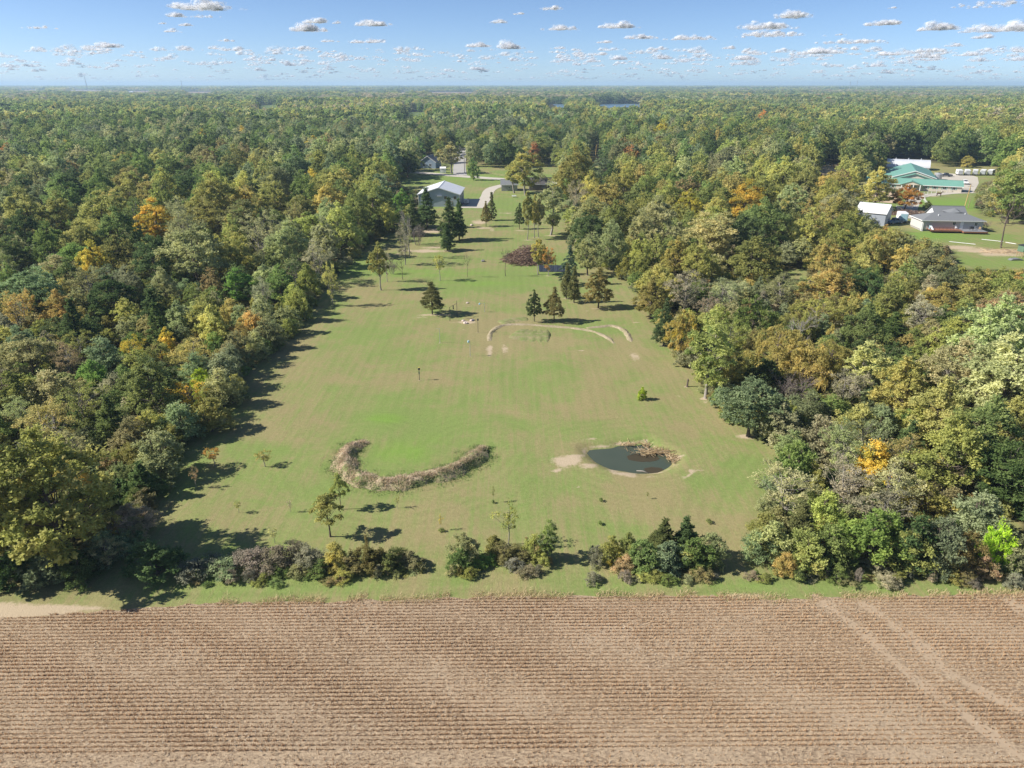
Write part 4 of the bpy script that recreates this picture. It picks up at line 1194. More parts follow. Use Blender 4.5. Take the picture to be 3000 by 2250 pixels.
# by the ranch house and riding hall
T('maple', 2648, 616, 548, 92, 'orange', "orange brown tree standing before the riding hall", accent='rust', which=1)
T('oak', 2950, 655, 476, 150, 'green', "big round green tree shading the ranch house drive", accent='olive', which=0)
T('bare', 2932, 726, 570, 110, 'greybrown', "large bare tree behind the ranch house deck", which=2)
T('oak', 2525, 520, 452, 110, 'olive', "flat topped olive tree between the paddock and the riding hall", accent='willow')
T('maple', 2560, 612, 500, 120, 'yelgreen', "yellow green tree beside the grey shed and riding arena", which=3)
T('bush', 2716, 612, 590, 34, 'green', "green bush by the brush heap in the yard", "bush")
T('thicket', 2885, 672, 640, 40, 'greybrown', "dark leafless shrub at the end of the deck", "bush")
T('bush', 2830, 490, 458, 46, 'willow', "golden bush behind the parked horse trailers", "bush")
T('bush', 2905, 482, 450, 40, 'willow', "olive gold bush near the trailer row's end", "bush")

# ------------------------------------------------------------------ the woods
VIS = [LAWN, YARD, PADDOCK, LAKE, LAKE2] + GAPS + [rect(r) for l in STRIPS.values() for r in l] + \
      [rect(r) for r in ((1622, 425, 1648, 448), (1738, 420, 1756, 478), (1242, 455, 1280, 492), (2098, 436, 2122, 452), (1310, 440, 1364, 512))]
BOX = [(min(p[0] for p in v), max(p[0] for p in v), min(p[1] for p in v), max(p[1] for p in v)) for v in VIS]
def blocked(x, y, h, w):
    """True where a tree would stand in, or hide, open ground that the photograph shows"""
    x = np.asarray(x, float); y = np.asarray(y, float)
    bad = np.zeros(x.shape, bool)
    for (ox, z) in ((0, 0), (0, .25), (-.42, .45), (.42, .45), (0, .6), (-.3, .8), (.3, .8), (0, .97), (-.2, .15), (.2, .15)):
        px, py, _ = proj(x + ox * w, y, z * h)
        for v, bb in zip(VIS, BOX):
            m = (px > bb[0]) & (px < bb[1]) & (py > bb[2]) & (py < bb[3]) & ~bad
            if m.any():
                i = np.where(m)[0]
                bad[i[in_poly(px[i], py[i], v)]] = True
    return bad

# crowns that stand out in the photograph: crown-centre pixel, colour, height, width, kind
STAMP = [(61, 363, 'orange', 16, 13, 'oak'), (102, 370, 'orange', 16, 13, 'oak'), (339, 352, 'orange', 17, 15, 'oak'), (319, 382, 'rust', 15, 12, 'oak'), (502, 312, 'rust', 16, 16, 'oak'), (136, 368, 'yelgreen', 16, 12, 'maple'),
 (25, 455, 'rust', 14, 12, 'oak'), (114, 474, 'brightgreen', 10, 12, 'oak'), (200, 442, 'gold', 12, 11, 'maple'), (100, 435, 'greygreen', 14, 13, 'oak'), (244, 474, 'brown', 12, 11, 'oak'), (75, 504, 'rust', 11, 9, 'sparse'),
 (338, 388, 'rust', 14, 13, 'oak'), (597, 417, 'gold', 15, 12, 'maple'), (711, 402, 'gold', 15, 13, 'maple'), (920, 435, 'gold', 14, 14, 'maple'), (771, 465, 'yelgreen', 14, 13, 'maple'), (690, 470, 'olive', 15, 13, 'maple'),
 (547, 455, 'green', 15, 14, 'maple'), (448, 470, 'greybrown', 13, 9, 'sparse'), (199, 560, 'dkgreen', 14, 13, 'oak'), (139, 585, 'bluegreen', 14, 10, 'poplar'), (300, 560, 'green', 15, 13, 'maple'), (380, 570, 'olive', 15, 9, 'poplar'),
 (440, 580, 'olive', 15, 8, 'poplar'), (547, 548, 'dkgreen', 14, 12, 'oak'), (627, 590, 'olive', 17, 15, 'maple'), (720, 600, 'yelgreen', 14, 11, 'maple'), (886, 606, 'gold', 8, 6, 'oak'), (826, 588, 'yelgreen', 9, 5, 'poplar'),
 (299, 645, 'olive', 15, 15, 'maple'), (75, 632, 'olive', 15, 15, 'maple'), (180, 640, 'olive', 14, 13, 'maple'), (572, 748, 'greygreen', 14, 15, 'oak'), (348, 690, 'green', 14, 13, 'maple'), (697, 755, 'yelgreen', 11, 11, 'maple'),
 (846, 722, 'greygreen', 12, 12, 'maple'), (760, 690, 'greygreen', 13, 11, 'sparse'), (1020, 655, 'green', 11, 8, 'poplar'), (960, 640, 'greygreen', 11, 10, 'maple'), (766, 862, 'greybrown', 7, 6, 'sparse'), (697, 835, 'brightgreen', 8, 6, 'poplar'),
 (100, 850, 'bluegreen', 10, 12, 'oak'), (448, 905, 'dkgreen', 8, 7, 'cedar'), (330, 870, 'dkgreen', 9, 8, 'oak'), (259, 838, 'brown', 9, 9, 'sparse'), (522, 930, 'greygreen', 6, 7, 'bush'), (622, 952, 'yelgreen', 7, 7, 'bush'),
 (50, 905, 'willow', 8, 8, 'sparse'), (821, 832, 'green', 8, 8, 'maple'), (450, 760, 'dkgreen', 12, 10, 'oak'), (240, 720, 'olive', 12, 12, 'maple'), (150, 730, 'green', 12, 10, 'maple'),
 (81, 1040, 'greygreen', 7, 8, 'oak'), (190, 1055, 'pink', 6, 6, 'sparse'), (271, 1098, 'brightgreen', 5, 5, 'bush'), (434, 1136, 'green', 8.5, 9, 'maple'), (543, 1163, 'gold', 5, 6, 'sparse'), (591, 1118, 'lime', 4.5, 4, 'bush'),
 (651, 1080, 'bluegreen', 5.5, 7, 'bush'), (570, 1082, 'bluegreen', 5, 6, 'bush'), (613, 1210, 'olive', 4.5, 6, 'bush'), (521, 1228, 'bluegreen', 5, 6.5, 'bush'), (434, 1254, 'yelgreen', 4.5, 5, 'bush'), (325, 1228, 'cedar', 7, 6, 'cedar'),
 (136, 1248, 'yelgreen', 7, 8, 'sparse'), (461, 1322, 'greygreen', 5.5, 7, 'bush'), (300, 1040, 'bluegreen', 6, 7, 'bush'), (488, 1003, 'gold', 5, 4, 'bush'), (390, 1022, 'gold', 5, 5, 'sparse'), (732, 954, 'willow', 5.5, 7, 'bush'),
 (461, 948, 'dkgreen', 8, 6, 'cedar'), (217, 945, 'dkgreen', 9, 7, 'cedar'), (690, 1020, 'greygreen', 5.5, 6, 'bush'), (780, 975, 'greygreen', 5, 6, 'bush'), (330, 1130, 'greybrown', 4, 6, 'brush'), (560, 1040, 'yelgreen', 6, 7, 'sparse'),
 (40, 1150, 'olive', 6, 8, 'bush'), (150, 1140, 'greygreen', 6, 8, 'bush'), (240, 1180, 'olive', 6, 7, 'sparse'), (380, 1280, 'greygreen', 5, 6, 'bush'), (500, 1130, 'dkgreen', 5, 5, 'cedar'), (860, 870, 'olive', 6, 6, 'bush'), (900, 820, 'olive', 7, 7, 'bush'),
 (1783, 590, 'yelgreen', 14, 15, 'maple'), (1730, 560, 'yelgreen', 13, 10, 'maple'), (1693, 580, 'greybrown', 12, 8, 'sparse'), (1852, 506, 'yelgreen', 13, 14, 'maple'), (1958, 580, 'yelgreen', 12, 11, 'maple'), (2019, 606, 'gold', 11, 8, 'maple'),
 (1978, 546, 'green', 13, 11, 'maple'), (2092, 580, 'green', 13, 12, 'oak'), (2190, 590, 'gold', 13, 15, 'maple'), (2291, 530, 'yelgreen', 17, 19, 'maple'), (2230, 510, 'yelgreen', 15, 13, 'maple'), (2360, 545, 'olive', 15, 13, 'maple'), (2129, 472, 'greygreen', 15, 17, 'oak'),
 (2195, 470, 'rust', 13, 9, 'oak'), (1938, 436, 'brown', 15, 16, 'oak'), (1938, 393, 'gold', 18, 22, 'maple'), (2064, 408, 'gold', 14, 11, 'maple'), (2100, 405, 'willow', 14, 10, 'maple'), (1925, 648, 'pale', 13, 13, 'maple'), (1880, 680, 'pale', 11, 9, 'maple'),
 (2088, 688, 'pale', 13, 16, 'oak'), (2235, 660, 'green', 14, 13, 'maple'), (2180, 690, 'dkgreen', 12, 10, 'oak'), (2300, 650, 'green', 13, 11, 'maple'), (2210, 758, 'olive', 10, 15, 'maple'), (1877, 742, 'yelgreen', 9, 7, 'maple'), (1790, 710, 'greygreen', 11, 10, 'maple'), (1800, 650, 'olive', 12, 11, 'maple'),
 (2373, 678, 'yelgreen', 12, 10, 'maple'), (2454, 628, 'yelgreen', 12, 11, 'maple'), (2420, 590, 'olive', 13, 12, 'maple'), (2010, 850, 'greybrown', 8, 9, 'sparse'), (1925, 832, 'yelgreen', 8, 9, 'maple'), (2130, 860, 'greygreen', 7, 9, 'sparse'), (2045, 765, 'olive', 10, 9, 'maple'),
 (2434, 832, 'willow', 8, 11, 'maple'), (2290, 850, 'greygreen', 7, 9, 'sparse'), (1985, 750, 'willow', 9, 8, 'maple'), (2480, 720, 'olive', 10, 10, 'maple'), (2560, 730, 'yelgreen', 9, 9, 'maple'), (2650, 760, 'yelgreen', 7, 9, 'maple'),
 (2287, 1010, 'willow', 9, 11, 'willow'), (2360, 1040, 'willow', 8, 10, 'willow'), (2435, 1042, 'willow', 7, 9, 'willow'), (2343, 970, 'greybrown', 9, 5, 'snag'), (2538, 955, 'green', 8, 8, 'maple'), (2492, 912, 'yelgreen', 7, 7, 'maple'), (2210, 930, 'green', 8, 7, 'maple'),
 (2799, 985, 'yelgreen', 7, 8, 'maple'), (2922, 975, 'pale', 12, 13, 'maple'), (2948, 918, 'pink', 9, 9, 'oak'), (2948, 1105, 'pale', 12, 14, 'maple'), (2820, 1080, 'greygreen', 9, 11, 'maple'), (2640, 1125, 'yelgreen', 8, 9, 'maple'), (2538, 1068, 'pale', 8, 6, 'poplar'),
 (2487, 1135, 'greybrown', 6, 6, 'sparse'), (2753, 1205, 'yelgreen', 9, 9, 'maple'), (2794, 1318, 'yelgreen', 9, 9, 'maple'), (2897, 1265, 'green', 9, 9, 'maple'), (2948, 1380, 'dkgreen', 7, 9, 'oak'), (2558, 1345, 'gold', 5, 5.5, 'bush'), (2651, 1328, 'willow', 5.5, 5, 'sparse'),
 (2333, 1345, 'green', 5, 6, 'bush'), (2379, 1195, 'bluegreen', 4.5, 6.5, 'bush'), (2410, 1272, 'greybrown', 5, 6, 'brush'), (2460, 1290, 'greygreen', 6, 5, 'sparse'), (2487, 1415, 'greybrown', 6, 6, 'sparse'), (2307, 1430, 'greygreen', 6, 7, 'sparse'), (2615, 1428, 'pale', 6, 7, 'sparse'),
 (2590, 1500, 'greybrown', 5, 6, 'sparse'), (2989, 1235, 'yelgreen', 8, 7, 'maple'), (2871, 1508, 'bluegreen', 5, 7, 'bush'), (2780, 1470, 'brown', 3, 6, 'brush'), (2700, 1460, 'olive', 4, 6, 'brush'), (2420, 1500, 'olive', 5, 5, 'bush'), (2350, 1540, 'cedar', 5, 5, 'cedar'), (2680, 1580, 'dkgreen', 5, 6, 'bush'),
 (2580, 1240, 'bluegreen', 5, 6, 'bush'), (2680, 1240, 'yelgreen', 5, 6, 'bush'), (2520, 1230, 'olive', 5, 6, 'bush'), (2240, 1100, 'dkgreen', 5, 7, 'bush'), (2330, 1130, 'brown', 5, 7, 'thicket'), (2150, 1080, 'olive', 6, 6, 'bush'), (2490, 1330, 'greygreen', 5, 6, 'sparse'),
 (2700, 920, 'greybrown', 7, 8, 'sparse'), (2600, 880, 'olive', 7, 8, 'maple'), (2760, 880, 'willow', 7, 8, 'maple'), (2850, 850, 'yelgreen', 7, 9, 'maple'), (2940, 850, 'olive', 7, 9, 'maple'), (2140, 985, 'olive', 7, 6, 'sparse'), (2080, 900, 'greybrown', 6, 6, 'sparse'), (2400, 910, 'olive', 7, 8, 'sparse'),
 (1452, 330, 'dkgreen', 16, 14, 'oak'), (2235, 348, 'orange', 17, 17, 'maple'), (2170, 372, 'brown', 15, 14, 'oak'), (2440, 298, 'orange', 15, 14, 'oak'), (2120, 312, 'greybrown', 14, 16, 'sparse')]

trees = []          # x, y, h, w, colour, kind, stamped
for px, py, c, h, w, k in STAMP:
    x, y, _ = G(px, py, h * .6)
    trees.append((x, y, h, w, c, k, True))
SX = np.array([s[0] for s in STAMP]); SY = np.array([s[1] for s in STAMP])

def zone_height(px, py, x, y):
    """scrub near the lawn and field, tall trees behind"""
    if x < 0:
        t = np.clip((y - 110) / 90, 0, 1)
        return (4.6 + 8.8 * t) * RNG.uniform(.8, 1.2)
    t = np.clip((y - 145) / 90, 0, 1)
    return (4.5 + 7.2 * t + 3 * np.clip((x - 62) / 20, 0, 1) * (1 - t)) * RNG.uniform(.8, 1.2)

def pick_colour(px, py, y, x):
    d = np.hypot((SX - px) / 1.0, (SY - py) * 1.6)
    i = int(np.argmin(d))
    r = RNG.random()
    if d[i] < 60 and r < .5:
        return STAMP[i][2] if STAMP[i][2] not in ('gold', 'orange', 'rust', 'lime', 'pink') else 'olive'
    if y < 150:
        tab = ['olive', 'greygreen', 'bluegreen', 'green', 'yelgreen', 'dkgreen', 'brown', 'greybrown', 'willow']; p = [.22, .18, .14, .14, .1, .08, .05, .05, .04]
    elif x > 0 and y < 330:
        tab = ['olive', 'greygreen', 'green', 'yelgreen', 'willow', 'dkgreen', 'brown', 'pale']; p = [.28, .16, .14, .2, .06, .05, .02, .09]
    else:
        tab = ['olive', 'green', 'dkgreen', 'greygreen', 'yelgreen', 'bluegreen', 'brown', 'greybrown', 'gold']; p = [.26, .28, .13, .14, .07, .06, .03, .02, .01]
    return tab[int(np.searchsorted(np.cumsum(p), RNG.random() * .999))]

cell = {}
def far_enough(x, y, w, f=.5):
    ci, cj = int(x // 16), int(y // 16)
    for a in (-1, 0, 1):
        for b_ in (-1, 0, 1):
            for (qx, qy, qw) in cell.get((ci + a, cj + b_), ()):
                if math.hypot(qx - x, qy - y) < f * (w + qw) / 2 * 1.15:
                    return False
    return True
def occupy(x, y, w):
    cell.setdefault((int(x // 16), int(y // 16)), []).append((x, y, w))
for t in trees:
    occupy(t[0], t[1], t[3])
for o in list(COL.objects):
    if o.type == 'EMPTY' and o.get("category") in ("tree", "bush"):
        occupy(o.location.x, o.location.y, 3.0)
cand = []
for gy in np.arange(56, 345, 3.4):
    half = .76 * gy + 32
    for gx in np.arange(-half, half, 3.4):
        cand.append((gx + RNG.uniform(-1.6, 1.6), gy + RNG.uniform(-1.6, 1.6)))
cand = np.array(cand); RNG.shuffle(cand)
ccx, ccy, _ = proj(cand[:, 0], cand[:, 1], 0 * cand[:, 0])
hs = np.array([zone_height(a, b_, x, y) for a, b_, (x, y) in zip(ccx, ccy, cand)])
for size in (1.0, .62, .4):
    hh = hs * size
    ww = hh * RNG.uniform(.75, 1.05, len(hh)) + .6
    bad = blocked(cand[:, 0], cand[:, 1], hh, ww)
    order = np.where(~bad)[0]
    for i in order:
        x, y = cand[i]
        if size < 1 and y > 230:
            continue
        f = .7 if y > 150 else (.62 if size == 1.0 else .5)
        if far_enough(x, y, ww[i], f):
            px, py, _ = proj(x, y, hh[i] * .6)
            c = pick_colour(px, py, y, x)
            if hh[i] < 6.2:
                k = ['bush', 'bush', 'bush', 'brush', 'sparse', 'juniper', 'sparse'][int(RNG.integers(7))]
                if c in ('dkgreen',):
                    k = 'cedar'
            else:
                k = ['maple', 'maple', 'oak', 'oak', 'poplar', 'sparse', 'maple'][int(RNG.integers(7))]
                if c in ('greybrown',):
                    k = 'sparse'
                if k == 'poplar':
                    ww[i] *= .75
            trees.append((x, y, hh[i], ww[i], c, k, False))
            occupy(x, y, ww[i])

LEFT_EDGE = [G(a, b_)[:2] for a, b_ in LAWN[2:16]]
RIGHT_EDGE = [G(a, b_)[:2] for a, b_ in ((1735, 780), (1790, 795), (1830, 830), (1860, 860), (1890, 920), (1960, 1030), (2075, 1180), (2150, 1250), (2290, 1318), (2280, 1335), (2205, 1440), (2190, 1560), (2180, 1650))]
for ln, sd, step in ((LEFT_EDGE, -1, 2.6), (RIGHT_EDGE, 1, 3.4)):
    for q in smooth_line(ln, step):
        hh_ = RNG.uniform(1.5, 3.4); ww_ = hh_ * RNG.uniform(1.1, 1.5)
        qx, qy = q[0] + sd * RNG.uniform(.6, 2.2), q[1] + RNG.uniform(-.8, .8)
        if not blocked([qx], [qy], hh_, ww_ * .7)[0]:
            c_ = ['greygreen', 'olive', 'bluegreen', 'green', 'greybrown', 'brown'][int(RNG.integers(6))]
            trees.append((qx, qy, hh_, ww_, c_, 'bush' if RNG.random() < .6 else 'brush', False))
def shown(t):
    px, py, de = proj(t[0], t[1], t[2] * .7)
    m = t[3] / de * F * .5
    return -m < px < 3000 + m and -m < py < 2250 + m, t[2] * t[3] / de ** 2
inview = [(shown(t), i) for i, t in enumerate(trees)]
SPECIAL = {'gold': "golden tree", 'orange': "orange tree", 'rust': "rust red tree", 'lime': "lime green bush", 'willow': "tawny tree", 'pink': "pinkish tree"}
spec = [(t[0], t[1], SPECIAL[t[4]]) for t in trees if t[6] and t[4] in SPECIAL]
def zone_words(x, y, c):
    if y > 330:
        z = "in the deep wood beyond the barn road"; s = "deep wood"
    elif x < 0:
        z, s = ("in the tall wood shading the lawn", "tall lawn wood") if y > 140 else ("in the scrub casting shadow on the lawn", "shady scrub")
    elif y > 200:
        z = "in the wood beside the riding hall yard"; s = "riding hall wood"
    elif y < 130:
        z = "in the overgrown wood behind the pond"; s = "pond wood"
    else:
        z = "in the wood beside the ranch house"; s = "ranch house wood"
    near_s = [(math.hypot(q[0] - x, q[1] - y), q[2]) for q in spec]
    d, wd = min(near_s)
    if .5 < d < 13:
        return "by the %s of the %s" % (wd, s)
    return z
SHAPE = {'maple': "spreading broadleaf tree", 'oak': "rounded broadleaf tree", 'poplar': "narrow broadleaf tree", 'sparse': "thin twiggy tree", 'cedar': "pointed cedar", 'willow': "drooping willow",
         'bush': "leafy bush", 'brush': "loose wild brush", 'juniper': "upright juniper bush", 'thicket': "leafless thicket", 'snag': "dead bare tree"}
ntree = nbush = 0
rest = []
singles = []
for (vis, area), i in sorted(inview, key=lambda q: -(q[0][1] + (10 if trees[q[1]][6] else 0))):
    x, y, h, w, c, k, st = trees[i]
    is_bush = k in ('bush', 'brush', 'juniper', 'thicket')
    if vis and ((is_bush and nbush < 230) or (not is_bush and ntree < 262)):
        if is_bush: nbush += 1
        else: ntree += 1
        lab = "%s %s %s %s" % (("low" if h < 4.5 else "high") if is_bush else ("small" if h < 8 else "medium" if h < 12.5 else "tall"), WORDS[c], SHAPE[k], zone_words(x, y, c))
        acc = None
        if not st and RNG.random() < .12:
            acc = ['yelgreen', 'willow', 'greygreen', 'green'][int(RNG.integers(4))]
        plant(k, x, y, h, w, c, lab, "bush" if is_bush else "tree", lab, acc)
    else:
        rest.append((x, y, h, w, c, k))

# ------------------------------------------------------------------ the rest of the wood, out to the horizon, as one mass
pts, rots, scls, tints, idxs = [], [], [], [], []
def push(x, y, h, w, c, which, h0, w0):
    pts.append((x, y, 0)); rots.append((0, 0, RNG.uniform(0, 6.28))); scls.append((w / w0, w / w0, h / h0)); tints.append((*c, 1)); idxs.append(which)
for x, y, h, w, c, k in rest:
    push(x, y, h, w, vary(c), 13 + int(RNG.integers(2)) if c == 'greybrown' else int(RNG.integers(4)), 14, 12)
FARTAB = ['olive', 'green', 'dkgreen', 'greygreen', 'yelgreen', 'bluegreen', 'brown', 'greybrown', 'gold', 'rust']
FARTAB = ['gold', 'greybrown', 'yelgreen', 'olive', 'green', 'dkgreen', 'bluegreen', 'greygreen', 'brown', 'rust']
FARP = np.cumsum([.012, .10, .06, .16, .22, .19, .07, .14, .04, .008])
def ring(y0, y1, step, kinds, h0, w0, hr, wf, far=False):
    gx, gy = [], []
    for yy in np.arange(y0, y1, step):
        half = .80 * yy + 45
        xx = np.arange(-half, half, step)
        gx.append(xx + RNG.uniform(-.42, .42, len(xx)) * step); gy.append(np.full(len(xx), yy) + RNG.uniform(-.42, .42, len(xx)) * step)
    gx = np.concatenate(gx); gy = np.concatenate(gy)
    hh = RNG.uniform(*hr, len(gx)) * (1 + .2 * np.sin(gx * .011 + 2) * np.sin(gy * .009 + 1.1 * np.sin(gx * .004)))
    ww = hh * RNG.uniform(*wf, len(gx))
    ok = ~blocked(gx, gy, hh, ww)
    patch = np.sin(gx * .006 + 1.7 * np.sin(gy * .0031)) + np.sin(gy * .0045 + gx * .002)
    for i in np.where(ok)[0]:
        if not far and y0 < 700:
            if not far_enough(gx[i], gy[i], ww[i] * .8, .6):
                continue
        r = RNG.random()
        # stands of like trees
        r = float(np.clip(r * .55 + .45 * (.5 + .27 * patch[i]), 0, .9999))
        c = FARTAB[int(np.searchsorted(FARP, r))]
        if gx[i] > 0 and RNG.random() < .22 and gy[i] < 1400:
            c = 'olive'
        if 1800 < gy[i] < 3600 and RNG.random() < .55 and math.sin(gx[i] * .0042 + 2.2) + .6 * math.sin(gy[i] * .004) > .55:
            c = 'greybrown'
        which = kinds[int(RNG.integers(len(kinds)))]
        if c == 'greybrown' and not far:
            which = 13 + int(RNG.integers(2))
        push(gx[i], gy[i], hh[i], ww[i], vary(c, amt=.2), which, h0, w0)
ring(345, 640, 8.5, [0, 1, 2, 3], 14, 12, (11.5, 17.5), (.72, .95))
ring(640, 1500, 11.0, [4, 5, 6], 14, 14, (12, 18), (.85, 1.15), True)
ring(1500, 4500, 21.0, [4, 5, 6], 14, 14, (11, 18), (1.5, 2.2), True)
ring(4500, 16000, 62.0, [7, 8, 9], 14, 60, (10, 22), (4.2, 6.0), True)
n_tree_inst = len(pts)

def instancer(name, P, Rt, S, Tn, I, label, cat):
    me = bpy.data.meshes.new(name)
    n = len(P)
    me.vertices.add(n); me.vertices.foreach_set("co", np.asarray(P, np.float32).ravel())
    a = me.attributes.new("rot", 'FLOAT_VECTOR', 'POINT'); a.data.foreach_set("vector", np.asarray(Rt, np.float32).ravel())
    a = me.attributes.new("scl", 'FLOAT_VECTOR', 'POINT'); a.data.foreach_set("vector", np.asarray(S, np.float32).ravel())
    a = me.attributes.new("tint", 'FLOAT_COLOR', 'POINT'); a.data.foreach_set("color", np.asarray(Tn, np.float32).ravel())
    a = me.attributes.new("which", 'INT', 'POINT'); a.data.foreach_set("value", np.asarray(I, np.int32))
    me.update()
    o = link(name, me); tag(o, label, cat, None, "stuff")
    ng = bpy.data.node_groups.new(name + "_nodes", 'GeometryNodeTree')
    ng.interface.new_socket("Geometry", in_out='INPUT', socket_type='NodeSocketGeometry')
    ng.interface.new_socket("Geometry", in_out='OUTPUT', socket_type='NodeSocketGeometry')
    gi = ng.nodes.new("NodeGroupInput"); go = ng.nodes.new("NodeGroupOutput")
    iop = ng.nodes.new("GeometryNodeInstanceOnPoints")
    ci = ng.nodes.new("GeometryNodeCollectionInfo")
    ci.inputs["Collection"].default_value = LOD
    ci.inputs["Separate Children"].default_value = True
    ci.inputs["Reset Children"].default_value = True
    def named(nm, typ):
        q = ng.nodes.new("GeometryNodeInputNamedAttribute"); q.data_type = typ; q.inputs["Name"].default_value = nm
        return q.outputs["Attribute"]
    e2r = ng.nodes.new("FunctionNodeEulerToRotation")
    ng.links.new(named("rot", 'FLOAT_VECTOR'), e2r.inputs[0])
    ng.links.new(gi.outputs[0], iop.inputs["Points"])
    ng.links.new(ci.outputs[0], iop.inputs["Instance"])
    iop.inputs["Pick Instance"].default_value = True
    ng.links.new(named("which", 'INT'), iop.inputs["Instance Index"])
    ng.links.new(e2r.outputs[0], iop.inputs["Rotation"])
    ng.links.new(named("scl", 'FLOAT_VECTOR'), iop.inputs["Scale"])
    ng.links.new(iop.outputs[0], go.inputs[0])
    md = o.modifiers.new("spread", 'NODES'); md.node_group = ng
    return o
instancer("woodland", pts, rots, scls, tints, idxs, "continuous autumn woodland stretching away to the horizon", "woodland")

# undergrowth between the near trees
U = []
for gy in np.arange(56, 360, 2.6):
    half = .76 * gy + 30
    for gx in np.arange(-half, half, 2.6):
        U.append((gx + RNG.uniform(-1.2, 1.2), gy + RNG.uniform(-1.2, 1.2)))
U = np.array(U)
U = U[RNG.random(len(U)) < .62]
uh = RNG.uniform(1.0, 3.0, len(U)); uw = RNG.uniform(2.0, 4.2, len(U))
ok = ~blocked(U[:, 0], U[:, 1], uh, uw)
U, uh, uw = U[ok], uh[ok], uw[ok]
utab = ['olive', 'green', 'greygreen', 'brown', 'bluegreen', 'greybrown', 'dkgreen']
instancer("undergrowth", np.concatenate([U, np.zeros((len(U), 1))], 1), [(0, 0, RNG.uniform(0, 6.28)) for _ in U], np.stack([uw / 4.4, uw / 4.4, uh / 3.2], 1),
          [(*vary(utab[int(RNG.integers(7))]), 1) for _ in U], RNG.integers(10, 13, len(U)), "tangled low undergrowth beneath the woods", "undergrowth")

# ------------------------------------------------------------------ buildings
M_BARN_WALL = ribbed("blue_grey_steel", (0.36, 0.41, 0.47), .45, 0, .5)
M_BARN_ROOF = ribbed("white_steel_roof", (0.68, 0.70, 0.72), .6, 1, .4)
M_TRIM = plain("white_trim", (0.75, 0.75, 0.74), .5, var=.05)
M_GLASS = plain("dark_glass", (0.03, 0.04, 0.05), .08, 0, .5, var=.05)
M_TAN = plain("tan_wood", (0.40, 0.28, 0.16), .7)
M_GREYSIDE = ribbed("grey_siding", (0.30, 0.315, 0.30), .2, 2, .7, depth=.01)
M_DARKSIDE = plain("dark_brown_siding", (0.14, 0.12, 0.105), .8)
M_SHINGLE = plain("grey_shingle", (0.17, 0.18, 0.19), .85, var=.2, scale=4)
M_DKSHINGLE = plain("dark_shingle", (0.085, 0.08, 0.08), .85, var=.2, scale=4)
M_WHITE = plain("white_paint", (0.78, 0.79, 0.80), .45, var=.05)
M_VINYL = ribbed("pale_vinyl_siding", (0.50, 0.485, 0.47), .18, 2, .6, depth=.008)
M_GREENROOF = ribbed("green_steel_roof", (0.15, 0.32, 0.26), .5, 0, .5)
M_CREAM = ribbed("cream_siding", (0.56, 0.50, 0.42), .3, 0, .6, depth=.01)
M_SILVER = ribbed("silver_steel_roof", (0.66, 0.68, 0.71), .9, 0, .35, .2)
M_DECK = plain("red_brown_deck", (0.27, 0.12, 0.075), .7, var=.2, scale=3)
M_DECKGREY = plain("grey_deck_boards", (0.21, 0.22, 0.24), .8, var=.15, scale=3)
M_DARK = plain("dark_metal", (0.035, 0.036, 0.04), .5)
M_BLUEWALL = plain("slate_blue_wall", (0.24, 0.31, 0.40), .7)
M_TYRE = plain("tyre_rubber", (0.025, 0.025, 0.027), .85)
M_STEEL = plain("galvanised_steel", (0.45, 0.47, 0.49), .4, .5)
M_POLE = plain("weathered_pole", (0.38, 0.29, 0.18), .85, var=.2)
M_YPOLE = plain("yellow_pine_pole", (0.50, 0.34, 0.14), .8, var=.15)

def window(parent, x0, x1, z0, z1, y, frame=M_TRIM, t=.09):
    """front-facing window: frame bars proud of the wall, pane set back between them"""
    mb = MB()
    mb.box(x0 - t, x0, y - .05, y + .02, z0 - t, z1 + t); mb.box(x1, x1 + t, y - .05, y + .02, z0 - t, z1 + t)
    mb.box(x0, x1, y - .045, y + .02, z1, z1 + t); mb.box(x0, x1, y - .045, y + .02, z0 - t, z0)
    mb.box((x0 + x1) / 2 - .025, (x0 + x1) / 2 + .025, y - .035, y + .02, z0, z1)
    w = mb.build("window", frame, parent)
    MB().box(x0, x1, y - .02, y + .02, z0, z1).build("pane", M_GLASS, w)
    return w

